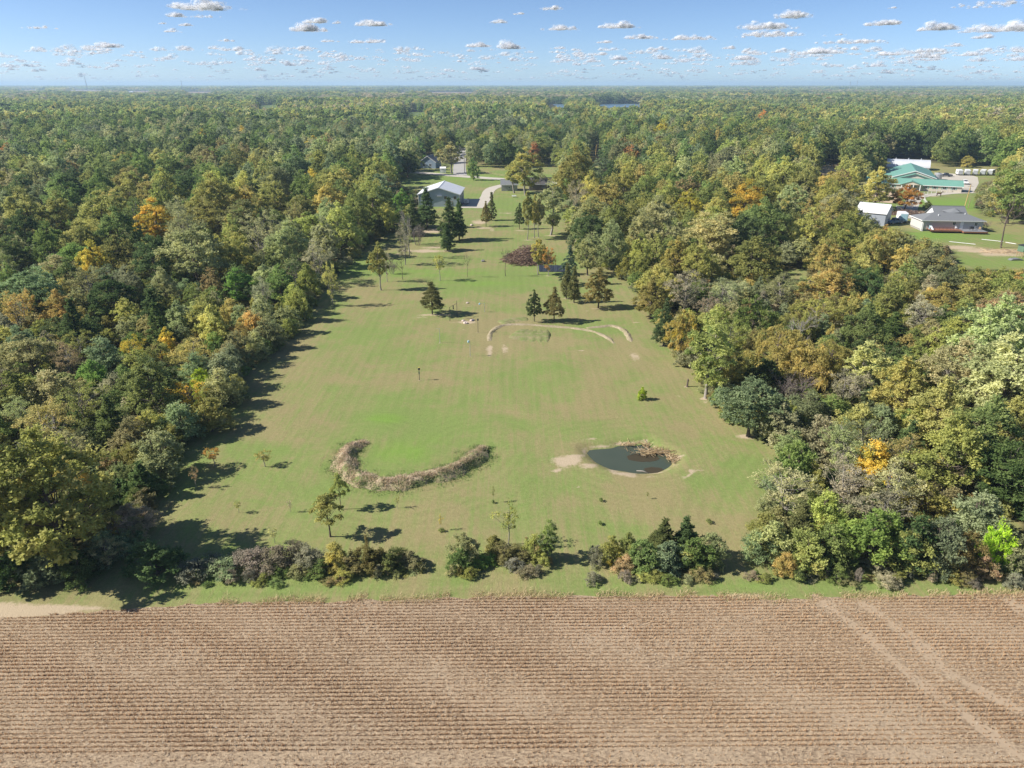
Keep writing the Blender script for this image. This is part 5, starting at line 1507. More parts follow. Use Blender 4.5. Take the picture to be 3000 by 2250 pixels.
def gable(root, W, D, eave, ridge, axis, wall, roof, over=.4, x0=0, y0=0, z0=0, th=.16, trim=M_TRIM, name="wall", walls=True):
    if axis == 'y':
        if walls:
            MB().poly_prism([(x0, z0), (x0 + W, z0), (x0 + W, eave), (x0 + W / 2, ridge), (x0, eave)], 'y', y0, y0 + D).build(name, wall, root)
        k = (ridge - eave) / (W / 2)
        e = eave - over * k
        mb = MB()
        for s in (0, 1):
            xa = x0 - over if s == 0 else x0 + W + over
            q = [(xa, y0 - over, e + th), (x0 + W / 2, y0 - over, ridge + th), (x0 + W / 2, y0 + D + over, ridge + th), (xa, y0 + D + over, e + th)]
            if s == 0: q = q[::-1]
            q = [Vector(p) for p in q]
            mb.add(q + [p - Vector((0, 0, th * .9)) for p in q], [(0, 1, 2, 3), (7, 6, 5, 4), (0, 4, 5, 1), (1, 5, 6, 2), (2, 6, 7, 3), (3, 7, 4, 0)])
        r = mb.build("roof", roof, root)
        MB().box(x0 + W / 2 - .18, x0 + W / 2 + .18, y0 - over, y0 + D + over, ridge + th - .03, ridge + th + .04).build("ridge_cap", roof, r)
        if trim:
            mb = MB()
            for s in (-1, 1):
                xa = x0 + W / 2 + s * (W / 2 + over)
                mb.add([(xa, y0 - over - .03, e - .12), (x0 + W / 2, y0 - over - .03, ridge - .12), (x0 + W / 2, y0 - over - .03, ridge + th), (xa, y0 - over - .03, e + th),
                        (xa, y0 - over + .01, e - .12), (x0 + W / 2, y0 - over + .01, ridge - .12), (x0 + W / 2, y0 - over + .01, ridge + th), (xa, y0 - over + .01, e + th)],
                       [(0, 1, 2, 3), (7, 6, 5, 4), (0, 4, 5, 1), (1, 5, 6, 2), (2, 6, 7, 3), (3, 7, 4, 0)])
            mb.build("fascia", trim, r)
    else:
        if walls:
            MB().poly_prism([(y0, z0), (y0 + D, z0), (y0 + D, eave), (y0 + D / 2, ridge), (y0, eave)], 'x', x0, x0 + W).build(name, wall, root)
        k = (ridge - eave) / (D / 2)
        e = eave - over * k
        mb = MB()
        for s in (0, 1):
            ya = y0 - over if s == 0 else y0 + D + over
            q = [(x0 - over, ya, e + th), (x0 + W + over, ya, e + th), (x0 + W + over, y0 + D / 2, ridge + th), (x0 - over, y0 + D / 2, ridge + th)]
            if s == 1: q = q[::-1]
            q = [Vector(p) for p in q]
            mb.add(q + [p - Vector((0, 0, th * .9)) for p in q], [(0, 1, 2, 3), (7, 6, 5, 4), (0, 4, 5, 1), (1, 5, 6, 2), (2, 6, 7, 3), (3, 7, 4, 0)])
        r = mb.build("roof", roof, root)
        MB().box(x0 - over, x0 + W + over, y0 + D / 2 - .16, y0 + D / 2 + .16, ridge + th - .03, ridge + th + .04).build("ridge_cap", roof, r)
        if trim:
            MB().box(x0 - over, x0 + W + over, y0 - over - .04, y0 - over + .02, e - .1, e + th - .02).build("gutter", trim, r)
    return r

# pole barn
barn = empty("pole_barn", (-34.6, 271.5, 0), math.radians(-1.5), "blue grey steel pole barn with white roof beside the driveway", "barn")
gable(barn, 15.1, 19.0, 4.5, 6.9, 'y', M_BARN_WALL, M_BARN_ROOF, .5, z0=-.1)
window(barn, 9.6, 10.55, 2.85, 3.75, 0, M_TAN)
window(barn, 13.1, 13.95, 2.85, 3.75, 0, M_TAN)
d = MB().box(9.9, 12.6, -.04, .04, 0, 2.1).build("door", M_TAN, barn); MB().box(10.05, 12.45, -.07, -.03, .1, 1.95).build("door_panel", M_BARN_WALL, d)
MB().box(6.9, 8.7, -.55, -.02, 3.9, 4.0).build("awning", M_BARN_ROOF, barn)
for y0, y1, z1 in ((1.5, 4.6, 3.4), (7.0, 10.5, 3.6), (12.5, 16.0, 3.6)):
    d = MB().box(15.08, 15.16, y0, y1, 0, z1).build("side_door", M_BARN_WALL, barn); MB().box(15.15, 15.19, y0 - .12, y0, 0, z1 + .12).box(15.15, 15.19, y1, y1 + .12, 0, z1 + .12).box(15.15, 15.19, y0, y1, z1, z1 + .12).build("door_trim", M_DARK, d)
for x, y in ((0, 0), (15.1, 0)):
    MB().box(x - .1, x + .1, y - .06, y + .1, -.1, 4.45).build("corner_trim", M_TRIM, barn)
# garages
g1 = empty("garage", (-4.5, 314.2, 0), math.radians(1), "small grey sided garage with dark roof behind the leaning tree", "garage")
gable(g1, 6.8, 6.5, 2.7, 4.3, 'x', M_GREYSIDE, M_SHINGLE, .45, z0=-.1)
window(g1, 3.0, 3.7, 1.0, 1.9, 0)
g2 = empty("garage", (7.4, 315.0, 0), math.radians(1), "dark brown garage with charcoal roof beside the grey one", "garage")
gable(g2, 9.4, 8.5, 2.8, 4.8, 'x', M_DARKSIDE, M_DKSHINGLE, .45, z0=-.1)
window(g2, 5.5, 6.6, 1.1, 2.0, 0)
ws = empty("garden_shed", (-36.9, 381.2, 0), 0, "tiny white shed by the road junction", "shed")
gable(ws, 2.9, 2.6, 2.2, 2.9, 'x', M_WHITE, M_WHITE, .12, z0=-.05, trim=None)
MB().box(1.0, 1.9, -.04, .02, .05, 1.9).build("door", M_TRIM, ws)
bh = empty("house", (-50.0, 404.0, 0), math.radians(-12), "slate blue house half hidden by trees at the road", "house")
gable(bh, 9.0, 10.0, 3.4, 6.4, 'y', M_BLUEWALL, M_SHINGLE, .5, z0=-.1)
window(bh, 2.0, 3.2, 1.2, 2.4, 0); window(bh, 5.4, 6.6, 1.2, 2.4, 0)
h2 = empty("house", (27.8, 500, 0), 0, "small pale gabled house among dark trees", "house")
gable(h2, 5.6, 8, 3.6, 6.0, 'y', M_VINYL, M_SHINGLE, .4, z0=-.1); window(h2, 2.0, 3.4, 1.6, 2.9, 0)
h3 = empty("house", (133.0, 490, 0), math.radians(-18), "pale roofed house glimpsed between treetops", "house")
gable(h3, 6.5, 8, 3.2, 5.6, 'y', M_WHITE, M_BARN_ROOF, .4, z0=-.1); window(h3, 2.4, 3.8, 1.4, 2.7, 0)
h4 = empty("house", (1.0, 425, 0), math.radians(4), "shaded tan cottage with awning behind the pasture trees", "house")
gable(h4, 10, 7, 2.8, 4.6, 'x', M_CREAM, M_DKSHINGLE, .5, z0=-.1); window(h4, 2.0, 3.2, 1.1, 2.2, 0); window(h4, 6.0, 7.4, 1.1, 2.2, 0)

# ranch house with deck
rh = empty("ranch_house", (126.8, 223.4, 0), math.radians(-5.5), "long pale ranch house with grey hipped roof and rear deck", "house")
W_, D_ = 17.8, 8.4
MB().box(0, W_, 0, D_, .55, 3.4).build("wall", M_VINYL, rh)
MB().box(.15, W_ - .15, .15, D_ - .15, -.1, .55).build("foundation", plain("concrete", (0.30, 0.29, 0.28), .9), rh)
ov = .5
e_, r_ = 3.4, 5.2
A = [(-ov, -ov, e_), (W_ + ov, -ov, e_), (W_ + ov, D_ + ov, e_), (-ov, D_ + ov, e_)]
Rg = [(4.4, D_ / 2, r_), (W_ - 4.4, D_ / 2, r_)]
mb = MB(); mb.add(A + Rg + [(x, y, e_ - .02) for x, y, _ in A], [(0, 1, 5, 4), (1, 2, 5), (2, 3, 4, 5), (3, 0, 4), (9, 8, 7, 6), (0, 6, 7, 1), (1, 7, 8, 2), (2, 8, 9, 3), (3, 9, 6, 0)])
roof = mb.build("roof", M_SHINGLE, rh)
MB().box(-ov - .05, W_ + ov + .05, -ov - .06, -ov - .005, e_ - .2, e_ + .01).box(-ov - .06, -ov - .005, -ov, D_ + ov, e_ - .2, e_ + .01).build("gutter", M_TRIM, roof)
MB().tube([(5.2, 2.2, 4.2), (5.2, 2.2, 4.9)], [.12, .12], 8).build("vent_pipe", M_WHITE, roof)
MB().tube([(13.4, 3.2, 4.6), (13.4, 3.2, 5.2)], [.1, .1], 8).build("vent_pipe", M_WHITE, roof)
gable(rh, 9.2, 7.2, 3.4, 5.9, 'x', M_WHITE, M_SHINGLE, .45, x0=7.4, y0=8.38, z0=-.1, name="wing_wall")
mb = MB()    # cross gable where the roofs meet
mb.add([(9.4, 4.0, 5.0), (14.8, 4.0, 5.0), (12.1, 7.6, 6.0), (12.1, 3.6, 5.3), (9.4, 9.8, 4.9), (14.8, 9.8, 4.9)], [(0, 3, 2, 4), (3, 1, 5, 2)])
mb.build("valley_roof", M_SHINGLE, rh)
window(rh, 8.9, 9.7, 2.0, 2.9, 0); window(rh, 15.3, 16.1, 1.9, 2.8, 0)
d = MB().box(11.1, 12.05, -.05, .03, .95, 3.0).build("door", M_WHITE, rh); MB().box(11.85, 11.93, -.1, -.05, 1.9, 2.0).build("handle", M_DARK, d)
MB().box(-.1, .14, -.1, .14, .1, 3.3).build("corner_board", M_TRIM, rh); MB().tube([(.25, -.12, 3.2), (.25, -.12, .2), (.0, -.8, .1)], [.06, .06, .06], 6).build("downspout", M_TRIM, rh)
deck = MB().box(1.4, 10.7, -3.0, -.02, .82, .92).build("deck", M_DECK, rh)
MB().box(1.35, 10.75, -3.06, -3.0, .55, .93).build("deck_fascia", M_DECK, deck)
deck2 = MB().box(10.72, 17.7, -3.9, -.02, .70, .80).build("lower_deck", M_DECKGREY, rh)
MB().box(10.7, 17.75, -3.96, -3.9, .40, .81).box(10.66, 10.72, -3.9, -3.0, .4, .81).build("deck_fascia", M_DECK, deck2)
for x in (2, 4.5, 7, 9.5):
    MB().box(x, x + .12, -2.8, -2.68, -.1, .82).build("deck_post", M_DARK, deck)
for x in (11.2, 13.5, 15.6, 17.4):
    MB().box(x, x + .12, -3.7, -3.58, -.1, .70).build("deck_post", M_DARK, deck2)
mb = MB()
mb.box(2.8, 8.3, -2.95, -2.88, 1.75, 1.82); mb.box(2.8, 8.3, -2.93, -2.90, 1.3, 1.35)
for k in range(6):
    mb.box(2.8 + k * 1.08, 2.88 + k * 1.08, -2.96, -2.88, .92, 1.8)
mb.build("railing", M_DECK, deck)
def local(root, x, y, z=0):
    c, s = math.cos(root.rotation_euler.z), math.sin(root.rotation_euler.z)
    return (root.location.x + c * x - s * y, root.location.y + s * x + c * y, z)
def chair(loc, rz, mat, label):
    r = empty("patio_chair", loc, rz, label, "chair")
    MB().box(-.28, .28, -.28, .28, .38, .44).build("seat", mat, r); MB().box(-.28, .28, .24, .30, .44, .95).build("backrest", mat, r)
    for x in (-.25, .2):
        for y in (-.25, .2):
            MB().box(x, x + .05, y, y + .05, 0, .38).build("leg", mat, r)
chair(local(rh, 15.2, -1.2, .8), .4, M_WHITE, "white patio chair on the lower deck next to the grill")
chair(local(rh, 16.6, -1.0, .8), -.5, M_TAN, "tan patio chair at the lower deck's end")
chair(local(rh, 9.8, -.8, .92), 0, M_WHITE, "white patio chair on the upper deck by the door")
gr = empty("barbecue_grill", local(rh, 13.9, -1.6, .8), 0, "black barbecue grill on the lower deck", "grill")
MB().box(-.6, .6, -.3, .3, .5, .9).build("firebox", M_DARK, gr, bevel=.03); MB().tube([(-.58, 0, .9), (.58, 0, .9)], [.3, .3], 10).build("lid", M_DARK, gr)
for x in (-.5, .45):
    for y in (-.22, .17):
        MB().box(x, x + .05, y, y + .05, 0, .5).build("leg", M_DARK, gr)
sl = empty("playset_slide", local(rh, 2.0, -2.0, .92), 0, "pale blue and white toy slide on the upper deck", "slide")
M_PBLUE = plain("pale_blue_plastic", (0.35, 0.55, 0.62), .4)
MB().slab([(-.3, -1.0, .08), (.3, -1.0, .08), (.3, .5, 1.0), (-.3, .5, 1.0)], .06).build("chute", M_WHITE, sl); MB().box(-.32, .32, .5, .8, 0, 1.1).build("ladder", M_PBLUE, sl)

# grey shed by the ranch house
gs = empty("tall_shed", G(2560, 660), math.radians(-38), "tall grey metal shed with pale roof half hidden by trees", "shed")
M_SHEDW = ribbed("dull_grey_steel", (0.30, 0.33, 0.37), .4, 0, .6)
gable(gs, 9.0, 8.0, 4.0, 6.2, 'x', M_SHEDW, M_BARN_ROOF, .3, x0=-6.0, y0=0, z0=-.1)
# riding hall
rd = empty("riding_hall", (155.3, 323.7, 0), math.radians(-24), "green roofed riding hall with cream walls and long front wing", "hall")
gable(rd, 36.5, 8.0, 2.5, 4.3, 'x', M_CREAM, M_GREENROOF, .5, z0=-.1, name="front_wing_wall")
gable(rd, 16.6, 36.0, 4.5, 7.2, 'y', M_CREAM, M_GREENROOF, .4, x0=10.4, y0=8.02, z0=-.1, name="main_wall")
mb = MB()    # lower gable roof band across the front of the hall
for s in (-1, 1):
    xa = 18.7 + s * 7.2; xm = 18.7
    q = [Vector(p) for p in ((xa, 6.0, 4.0), (xm, 6.0, 6.2), (xm, 8.3, 6.3), (xa, 8.3, 4.1))]
    mb.add(q + [p - Vector((0, 0, .14)) for p in q], [(0, 1, 2, 3), (7, 6, 5, 4), (0, 4, 5, 1), (1, 5, 6, 2), (2, 6, 7, 3), (3, 7, 4, 0)])
mb.build("front_gable_roof", M_GREENROOF, rd)
MB().poly_prism([(11.9, 3.0), (25.5, 3.0), (25.5, 3.9), (18.7, 6.0), (11.9, 3.9)], 'y', 6.6, 7.98).build("front_gable_wall", M_CREAM, rd)
q = [(3.2, 17, 2.9), (10.5, 17, 4.4), (10.5, 40, 4.4), (3.2, 40, 2.9)]
MB().slab([q[3], q[2], q[1], q[0]][::-1], .15).build("side_shed_roof", M_GREENROOF, rd)
MB().poly_prism([(3.5, -.1), (10.38, -.1), (10.38, 4.1), (3.5, 2.7)], 'y', 17.4, 39.6).build("side_shed_wall", M_CREAM, rd)
MB().box(5.5, 8.0, 17.33, 17.42, .1, 2.2).build("stable_door", M_DARK, rd)
mb = MB()    # entrance porch
for s in (-1, 1):
    q = [Vector(p) for p in ((17.3 + s * 4.2, -2.6, 2.55), (17.3, -2.6, 4.0), (17.3, 3.5, 4.05), (17.3 + s * 4.2, 3.5, 2.6))]
    mb.add(q + [p - Vector((0, 0, .14)) for p in q], [(0, 1, 2, 3), (7, 6, 5, 4), (0, 4, 5, 1), (1, 5, 6, 2), (2, 6, 7, 3), (3, 7, 4, 0)])
porch = mb.build("porch_roof", M_GREENROOF, rd)
MB().poly_prism([(13.4, 2.5), (21.2, 2.5), (17.3, 3.8)], 'y', -2.35, -2.2).build("porch_gable", M_CREAM, porch)
for x in (13.7, 16.3, 18.2, 20.8):
    MB().box(x - .16, x + .16, -2.4, -2.08, -.05, 2.5).build("porch_column", M_WHITE, porch)
d = MB().box(15.9, 17.2, -.06, .03, 0, 2.2).build("door", plain("maroon_door", (0.16, 0.03, 0.025), .5), rd); MB().box(17.05, 17.12, -.1, -.06, 1.0, 1.15).build("handle", M_STEEL, d)
for x in (3.0, 6.5, 10.0, 18.0, 22.6, 26.0, 29.5, 33.0):
    wn = window(rd, x, x + 1.15, 1.0, 2.05, 0)
    MB().box(x - .5, x - .12, -.05, .015, .95, 2.1).box(x + 1.27, x + 1.65, -.05, .015, .95, 2.1).build("shutter", M_GREENROOF, wn)
# silver round-roofed barn behind
sb = empty("round_roof_barn", (203.5, 405.0, 0), math.radians(-24), "long silver round roofed barn behind the riding hall", "barn")
arc = [(math.cos(math.pi * k / 14) * 6.0, 1.2 + math.sin(math.pi * k / 14) * 3.6) for k in range(15)]
MB().poly_prism([(5.9, -.1), (5.9, 1.2)] + [(x * .98, z * .99) for x, z in arc] + [(-5.9, 1.2), (-5.9, -.1)], 'x', .15, 20.0).build("wall", M_CREAM, sb)
mb = MB()
n = len(arc)
mb.add([(-.3, x, z) for x, z in arc] + [(20.4, x, z) for x, z in arc] + [(-.3, x * 1.02, z + .1) for x, z in arc] + [(20.4, x * 1.02, z + .1) for x, z in arc],
       [(i, i + 1, n + i + 1, n + i) for i in range(n - 1)] + [(2 * n + i, 3 * n + i, 3 * n + i + 1, 2 * n + i + 1) for i in range(n - 1)] + [(i, 2 * n + i, 2 * n + i + 1, i + 1) for i in range(n - 1)])
rf = mb.build("roof", M_SILVER, sb)
for x in (4, 10, 16):
    MB().tube([(x, 0, 4.8), (x, 0, 5.3), (x, 0, 5.6)], [.3, .3, .05], 8).build("ridge_vent", M_STEEL, rf)

# ------------------------------------------------------------------ vehicles and yard things
def wheels(root, pos, r, wd, rim=M_STEEL):
    for (x, y) in pos:
        t = MB().tube([(x, y - wd / 2, r), (x, y + wd / 2, r)], [r, r], 14).build("wheel", M_TYRE, root)
        MB().tube([(x, y - wd / 2 - .015, r), (x, y + wd / 2 + .015, r)], [r * .58, r * .58], 10).build("rim", rim, t)
def pickup(loc, rz, mat, label):
    r = empty("pickup_truck", loc, rz, label, "truck")
    MB().poly_prism([(-2.9, .45), (2.85, .45), (2.95, .7), (2.9, 1.05), (1.35, 1.18), (-2.9, 1.18)], 'y', -.95, .95).build("body", mat, r, bevel=.05)
    MB().poly_prism([(-.75, 1.18), (1.3, 1.18), (.75, 1.85), (-.6, 1.88)], 'y', -.82, .82).build("cab", mat, r, bevel=.04)
    MB().poly_prism([(-.62, 1.24), (1.08, 1.24), (.66, 1.76), (-.52, 1.78)], 'y', -.84, .84).build("side_window", M_GLASS, r)
    MB().slab([(1.26, -.7, 1.25), (1.26, .7, 1.25), (.82, .7, 1.8), (.82, -.7, 1.8)], .03).build("windscreen", M_GLASS, r)
    MB().box(-2.8, -.85, -.75, .75, 1.15, 1.2).build("bed", M_DARK, r)
    MB().box(2.9, 3.0, -.9, .9, .42, .62).build("bumper", M_STEEL, r)
    for y in (-.7, .55):
        MB().box(2.9, 2.96, y, y + .18, .72, .9).build("headlight", M_WHITE, r)
    wheels(r, [(1.9, -.85), (1.9, .85), (-1.8, -.85), (-1.8, .85)], .4, .28)
M_NAVY = plain("dark_navy_paint", (0.035, 0.045, 0.07), .3, 0, .5, var=.05)
M_BLUEP = plain("blue_paint", (0.07, 0.14, 0.24), .35, 0, .5, var=.05)
pickup((213.3, 364.8, .07), math.radians(-8), M_NAVY, "dark navy pickup truck parked sideways on the gravel yard")
pickup((206.5, 337.0, .07), math.radians(-108), M_WHITE, "white pickup truck facing out beside the riding hall wing")
pickup(G(2622, 655), math.radians(200), M_BLUEP, "blue pickup truck in the shade beside the grey shed")
def horse_trailer(loc, rz, label, group):
    r = empty("horse_trailer", loc, rz, label, "trailer", group)
    MB().poly_prism([(-3.0, .55), (2.6, .55), (3.0, 1.1), (2.8, 2.3), (2.2, 2.6), (-3.0, 2.6)], 'y', -1.1, 1.1).build("body", M_WHITE, r, bevel=.06)
    MB().box(-2.4, -.9, -1.13, 1.13, 1.6, 2.1).box(-.4, 1.1, -1.13, 1.13, 1.6, 2.1).build("window", M_GLASS, r)
    MB().box(-3.05, -2.98, -.95, .95, .7, 2.45).build("rear_door", M_STEEL, r)
    MB().tube([(2.8, 0, .6), (4.2, 0, .6)], [.08, .05], 6).build("hitch", M_DARK, r)
    MB().box(-1.3, .9, -1.2, 1.2, .55, .72).build("fender", M_STEEL, r)
    wheels(r, [(-.7, -1.05), (-.7, 1.05), (.3, -1.05), (.3, 1.05)], .36, .24)
for k in range(5):
    x, y, _ = G(2812 + k * 23.5, 513.5)
    horse_trailer((x, y + 1.0, .07), math.radians(70 - k * 6), "white horse trailer parked in the row behind the gravel yard", "row of horse trailers")
bt = empty("box_trailer", G(2640, 651), math.radians(75), "tall white enclosed trailer with tandem wheels by the grey shed", "trailer")
MB().poly_prism([(-2.4, .7), (2.2, .7), (2.6, 1.3), (2.4, 3.1), (2.0, 3.3), (-2.4, 3.3)], 'y', -1.25, 1.25).build("body", M_WHITE, bt, bevel=.06)
MB().box(-2.46, -2.39, -1.0, 1.0, .8, 3.0).build("rear_door", M_PBLUE, bt); MB().tube([(2.4, 0, .7), (3.8, 0, .6)], [.1, .06], 6).build("hitch", M_DARK, bt)
wheels(bt, [(-.6, -1.15), (-.6, 1.15), (.45, -1.15), (.45, 1.15)], .42, .28, M_WHITE)
tk = empty("water_tank", (203.0, 353.0, .05), 0, "round galvanised tank against the riding hall", "tank")
MB().tube([(0, 0, 0), (0, 0, 2.5), (0, 0, 3.1), (0, 0, 3.25)], [1.6, 1.6, .8, .25], 20).build("shell", M_STEEL, tk, smooth=False); MB().tube([(0, 0, 3.2), (0, 0, 3.4)], [.3, .3], 10).build("lid", M_DARK, tk)
for k in range(3):
    MB().tube([(0, 0, .6 + k * .7), (0, 0, .68 + k * .7)], [1.63, 1.63], 20).build("hoop", M_STEEL, tk)

# white machine and cart by the barn, white bench on the lawn
ac = empty("engine_welder", (-17.3, 276.6, .07), 0, "white cabinet machine on a trailer beside the barn door", "machine")
MB().box(-.8, .9, -.6, .6, .55, 1.9).build("cabinet", M_WHITE, ac, bevel=.05); MB().box(.55, .92, -.45, .45, 1.9, 2.25).build("hood", M_TAN, ac)
mb = MB()
for k in range(5): mb.box(-.6, .5, -.63, -.595, .8 + k * .2, .88 + k * .2)
mb.build("louvre", M_DARK, ac); MB().box(-1.6, 1.2, -.7, .7, .42, .54).build("frame", M_DARK, ac); wheels(ac, [(.2, -.75), (.2, .75)], .33, .2)
ct = empty("utility_cart", (-19.2, 274.4, .07), .3, "small dark purple cart parked by the barn corner", "cart")
M_PURP = plain("dull_purple_paint", (0.12, 0.06, 0.11), .5)
MB().poly_prism([(-1.1, .3), (1.1, .3), (1.15, .65), (.5, .75), (-.4, .6), (-1.1, .6)], 'y', -.55, .55).build("body", M_PURP, ct, bevel=.03)
MB().box(-.5, .1, -.45, .45, .6, .72).build("seat", M_DARK, ct); MB().box(-.55, -.45, -.45, .45, .7, 1.15).build("seat_back", M_DARK, ct); MB().tube([(.35, 0, .7), (.15, 0, 1.1)], [.03, .03], 6).build("steering_post", M_DARK, ct)
wheels(ct, [(-.7, -.5), (-.7, .5), (.75, -.5), (.75, .5)], .27, .2)
bn_ = empty("picnic_bench", G(1506, 578), .1, "white bench on the grass below the garages", "bench")
MB().box(-.9, .9, -.35, .35, .68, .76).build("top", M_WHITE, bn_)
for s in (-1, 1):
    MB().box(-.9, .9, s * .75 - .14, s * .75 + .14, .42, .47).build("seat", M_WHITE, bn_)
    MB().box(s * .65 - .05, s * .65 + .05, -.8, .8, .36, .42).box(s * .65 - .05, s * .65 + .05, -.3, -.2, 0, .68).box(s * .65 - .05, s * .65 + .05, .2, .3, 0, .68).build("leg", M_WHITE, bn_)

# brush piles
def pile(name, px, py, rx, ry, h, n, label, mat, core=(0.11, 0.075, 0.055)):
    x, y, _ = G(px, py)
    r = empty(name, (x, y, 0), 0, label, "brush pile")
    a = RNG.uniform(0, 6.28, n); q = RNG.random(n) ** .5
    p = np.stack([np.cos(a) * q * rx, np.sin(a) * q * ry, np.maximum(0, 1 - q ** 1.5) * h * RNG.uniform(.3, 1.05, n)], 1)
    an = RNG.uniform(0, 6.28, n); L = RNG.uniform(.5, 1.9, n)
    e = p + np.stack([np.cos(an) * L, np.sin(an) * L, RNG.normal(0, .3, n)], 1); e[:, 2] = np.maximum(e[:, 2], .02)
    link("branches", sticks("branches", p, e, RNG.uniform(.03, .09, n), mat), r)
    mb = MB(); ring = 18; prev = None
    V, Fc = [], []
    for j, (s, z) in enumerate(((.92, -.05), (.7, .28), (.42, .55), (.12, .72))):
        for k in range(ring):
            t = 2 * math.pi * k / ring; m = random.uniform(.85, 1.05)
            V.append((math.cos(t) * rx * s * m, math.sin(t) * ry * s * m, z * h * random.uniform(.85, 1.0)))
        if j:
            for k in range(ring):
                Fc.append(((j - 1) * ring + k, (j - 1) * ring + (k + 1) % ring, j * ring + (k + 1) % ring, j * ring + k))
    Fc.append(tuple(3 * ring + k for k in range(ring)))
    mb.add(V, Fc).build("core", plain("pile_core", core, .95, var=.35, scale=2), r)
BRUSHM = blade_mat("dead_branch", (0.18, 0.115, 0.085, 1), (0.38, 0.27, 0.20, 1), (0.52, 0.42, 0.33, 1))
pile("brush_pile", 1545, 762, 6.0, 6.5, 4.0, 2200, "big reddish brown heap of cut branches behind the yellow green tree", BRUSHM)
pile("brush_heap", 2660, 628, 7.5, 3.0, 1.7, 420, "grey brown heap of branches beside the yard drive", BRUSHM)
pile("soil_heap", 2735, 624, 6.5, 2.2, .9, 60, "low tan heap of soil behind the ranch house", REED, (0.42, 0.32, 0.2))
pile("soil_heap", 2935, 738, 7.0, 2.5, 1.0, 70, "tan dug soil heap around the large bare tree", REED, (0.40, 0.30, 0.19))
# black tarp sheet on a low frame
tp = empty("tarp_frame", G(1618, 792), 0, "black plastic tarp stretched over a low sloping frame near the spruce", "tarp")
M_TARP = ribbed("black_tarp", (0.035, 0.04, 0.048), .9, 0, .22, depth=.05)
nxt = 16
V = [(-3.3 + 6.6 * i / nxt, -1.8 + 3.6 * j / 4, .12 + .75 * j / 4 + .05 * math.sin(i * 1.9)) for j in range(5) for i in range(nxt + 1)]
mb = MB(); mb.add(V, [(j * (nxt + 1) + i, j * (nxt + 1) + i + 1, (j + 1) * (nxt + 1) + i + 1, (j + 1) * (nxt + 1) + i) for j in range(4) for i in range(nxt)]); mb.build("sheet", M_TARP, tp)
for x in (-3.1, 0, 3.1):
    MB().box(x - .05, x + .05, 1.6, 1.7, 0, .84).build("post", M_POLE, tp)
    MB().box(x - .05, x + .05, -1.7, -1.6, 0, .12).build("post", M_POLE, tp)
# poles on the lawn
def pole(px, py, topy, mat, label, head=None, arm=None):
    x, y, _ = G(px, py); h = height_at(x, y, topy)
    r = empty("lawn_pole", (x, y, 0), 0, label, "pole")
    MB().tube([(0, 0, -.1), (0, 0, h)], [.045, .03], 8).build("post", mat, r)
    if arm:
        MB().tube([(0, 0, h - .1), (arm, 0, h - .02)], [.02, .02], 6).build("arm", mat, r)
    if head:
        hx = arm or 0
        MB().tube([(hx, 0, h - .38), (hx, 0, h - .3), (hx, 0, h - .05), (hx, 0, h + .05)], [.05, .16, .16, .04], 10).build("feeder", head, r)
    return r, h
r, h = pole(1229, 1114, 1078, M_DARK, "dark pole with bird house standing alone on the lawn", M_DARK)
MB().box(-.07, .07, -.07, .07, 1.0, 1.45).build("squirrel_guard", plain("green_metal", (0.03, 0.11, 0.09), .5), r)
MB().box(-.12, .12, -.12, .12, h + .04, h + .1).build("cap", plain("yellow_cap", (0.5, 0.45, 0.08), .5), r)
pole(1377.6, 1043.6, 998, M_STEEL, "pale pole topped by a light blue gourd house", M_PBLUE, -.25)
pole(1289, 1004.8, 962, M_STEEL, "thin grey pole with a short arm", None, -.5)
pole(1400.5, 974, 934, M_DARK, "dark thin pole left of the earth ridge", M_DARK)
pole(1420, 914, 888, M_STEEL, "thin pole with a pale ball hanging from its arm", M_PBLUE, -1.0)
x, y, _ = G(1329, 934)
sw = empty("post_frame", (x, y, 0), 0, "two post frame with hanging feeder in the lone cedar's shadow", "frame")
for dx, dy, hh in ((-.6, -1.4, 2.8), (.6, 1.2, 3.3)):
    MB().tube([(dx, dy, -.1), (dx, dy, hh)], [.05, .04], 8).build("post", M_DARK, sw)
MB().tube([(-.6, -1.4, 2.75), (.6, 1.2, 2.75)], [.03, .03], 6).build("crossbar", M_DARK, sw); MB().tube([(0, -.1, 2.0), (0, -.1, 2.7)], [.12, .08], 8).build("feeder", M_DARK, sw)
def rock(px, py, s, mat, label):
    x, y, _ = G(px, py)
    bm = bmesh.new(); bmesh.ops.create_icosphere(bm, subdivisions=2, radius=s)
    for v in bm.verts:
        v.co *= 1 + .22 * math.sin(v.co.x * 5 / s + px) * math.cos(v.co.y * 4 / s + py) + random.uniform(-.08, .08); v.co.z *= .7
    me = bpy.data.meshes.new("rock"); bm.to_mesh(me); bm.free(); me.materials.append(mat)
    tag(link("rock", me, None, (x, y, s * .35)), label, "rock")
M_ROCK = plain("pale_rock", (0.55, 0.45, 0.40), .9, var=.2, scale=4)
M_DROCK = plain("grey_rock", (0.22, 0.21, 0.21), .9, var=.2, scale=4)
rock(1364, 948, .42, M_ROCK, "pinkish white boulder on the bare patch near the poles"); rock(1357, 941, .3, M_ROCK, "small pale stone by the pinkish boulder"); rock(1381, 941, .34, M_ROCK, "pale stone next to a dark stone"); rock(1386, 939, .32, M_DROCK, "dark grey stone on the bare patch")
rock(1415, 766, .5, M_DROCK, "small dark stone on the bright green lawn"); rock(1521, 738, .35, M_PBLUE, "pale blue object in the brush pile"); rock(1382, 661, .5, M_ROCK, "pale stone in the barn cedars' shadow"); rock(1369, 889, .3, M_ROCK, "small pale cone shaped stone below the lawn trees")
st = empty("tree_stump", G(2013, 1132), 0, "dark chest high stump on bare soil at the lawn edge", "stump")
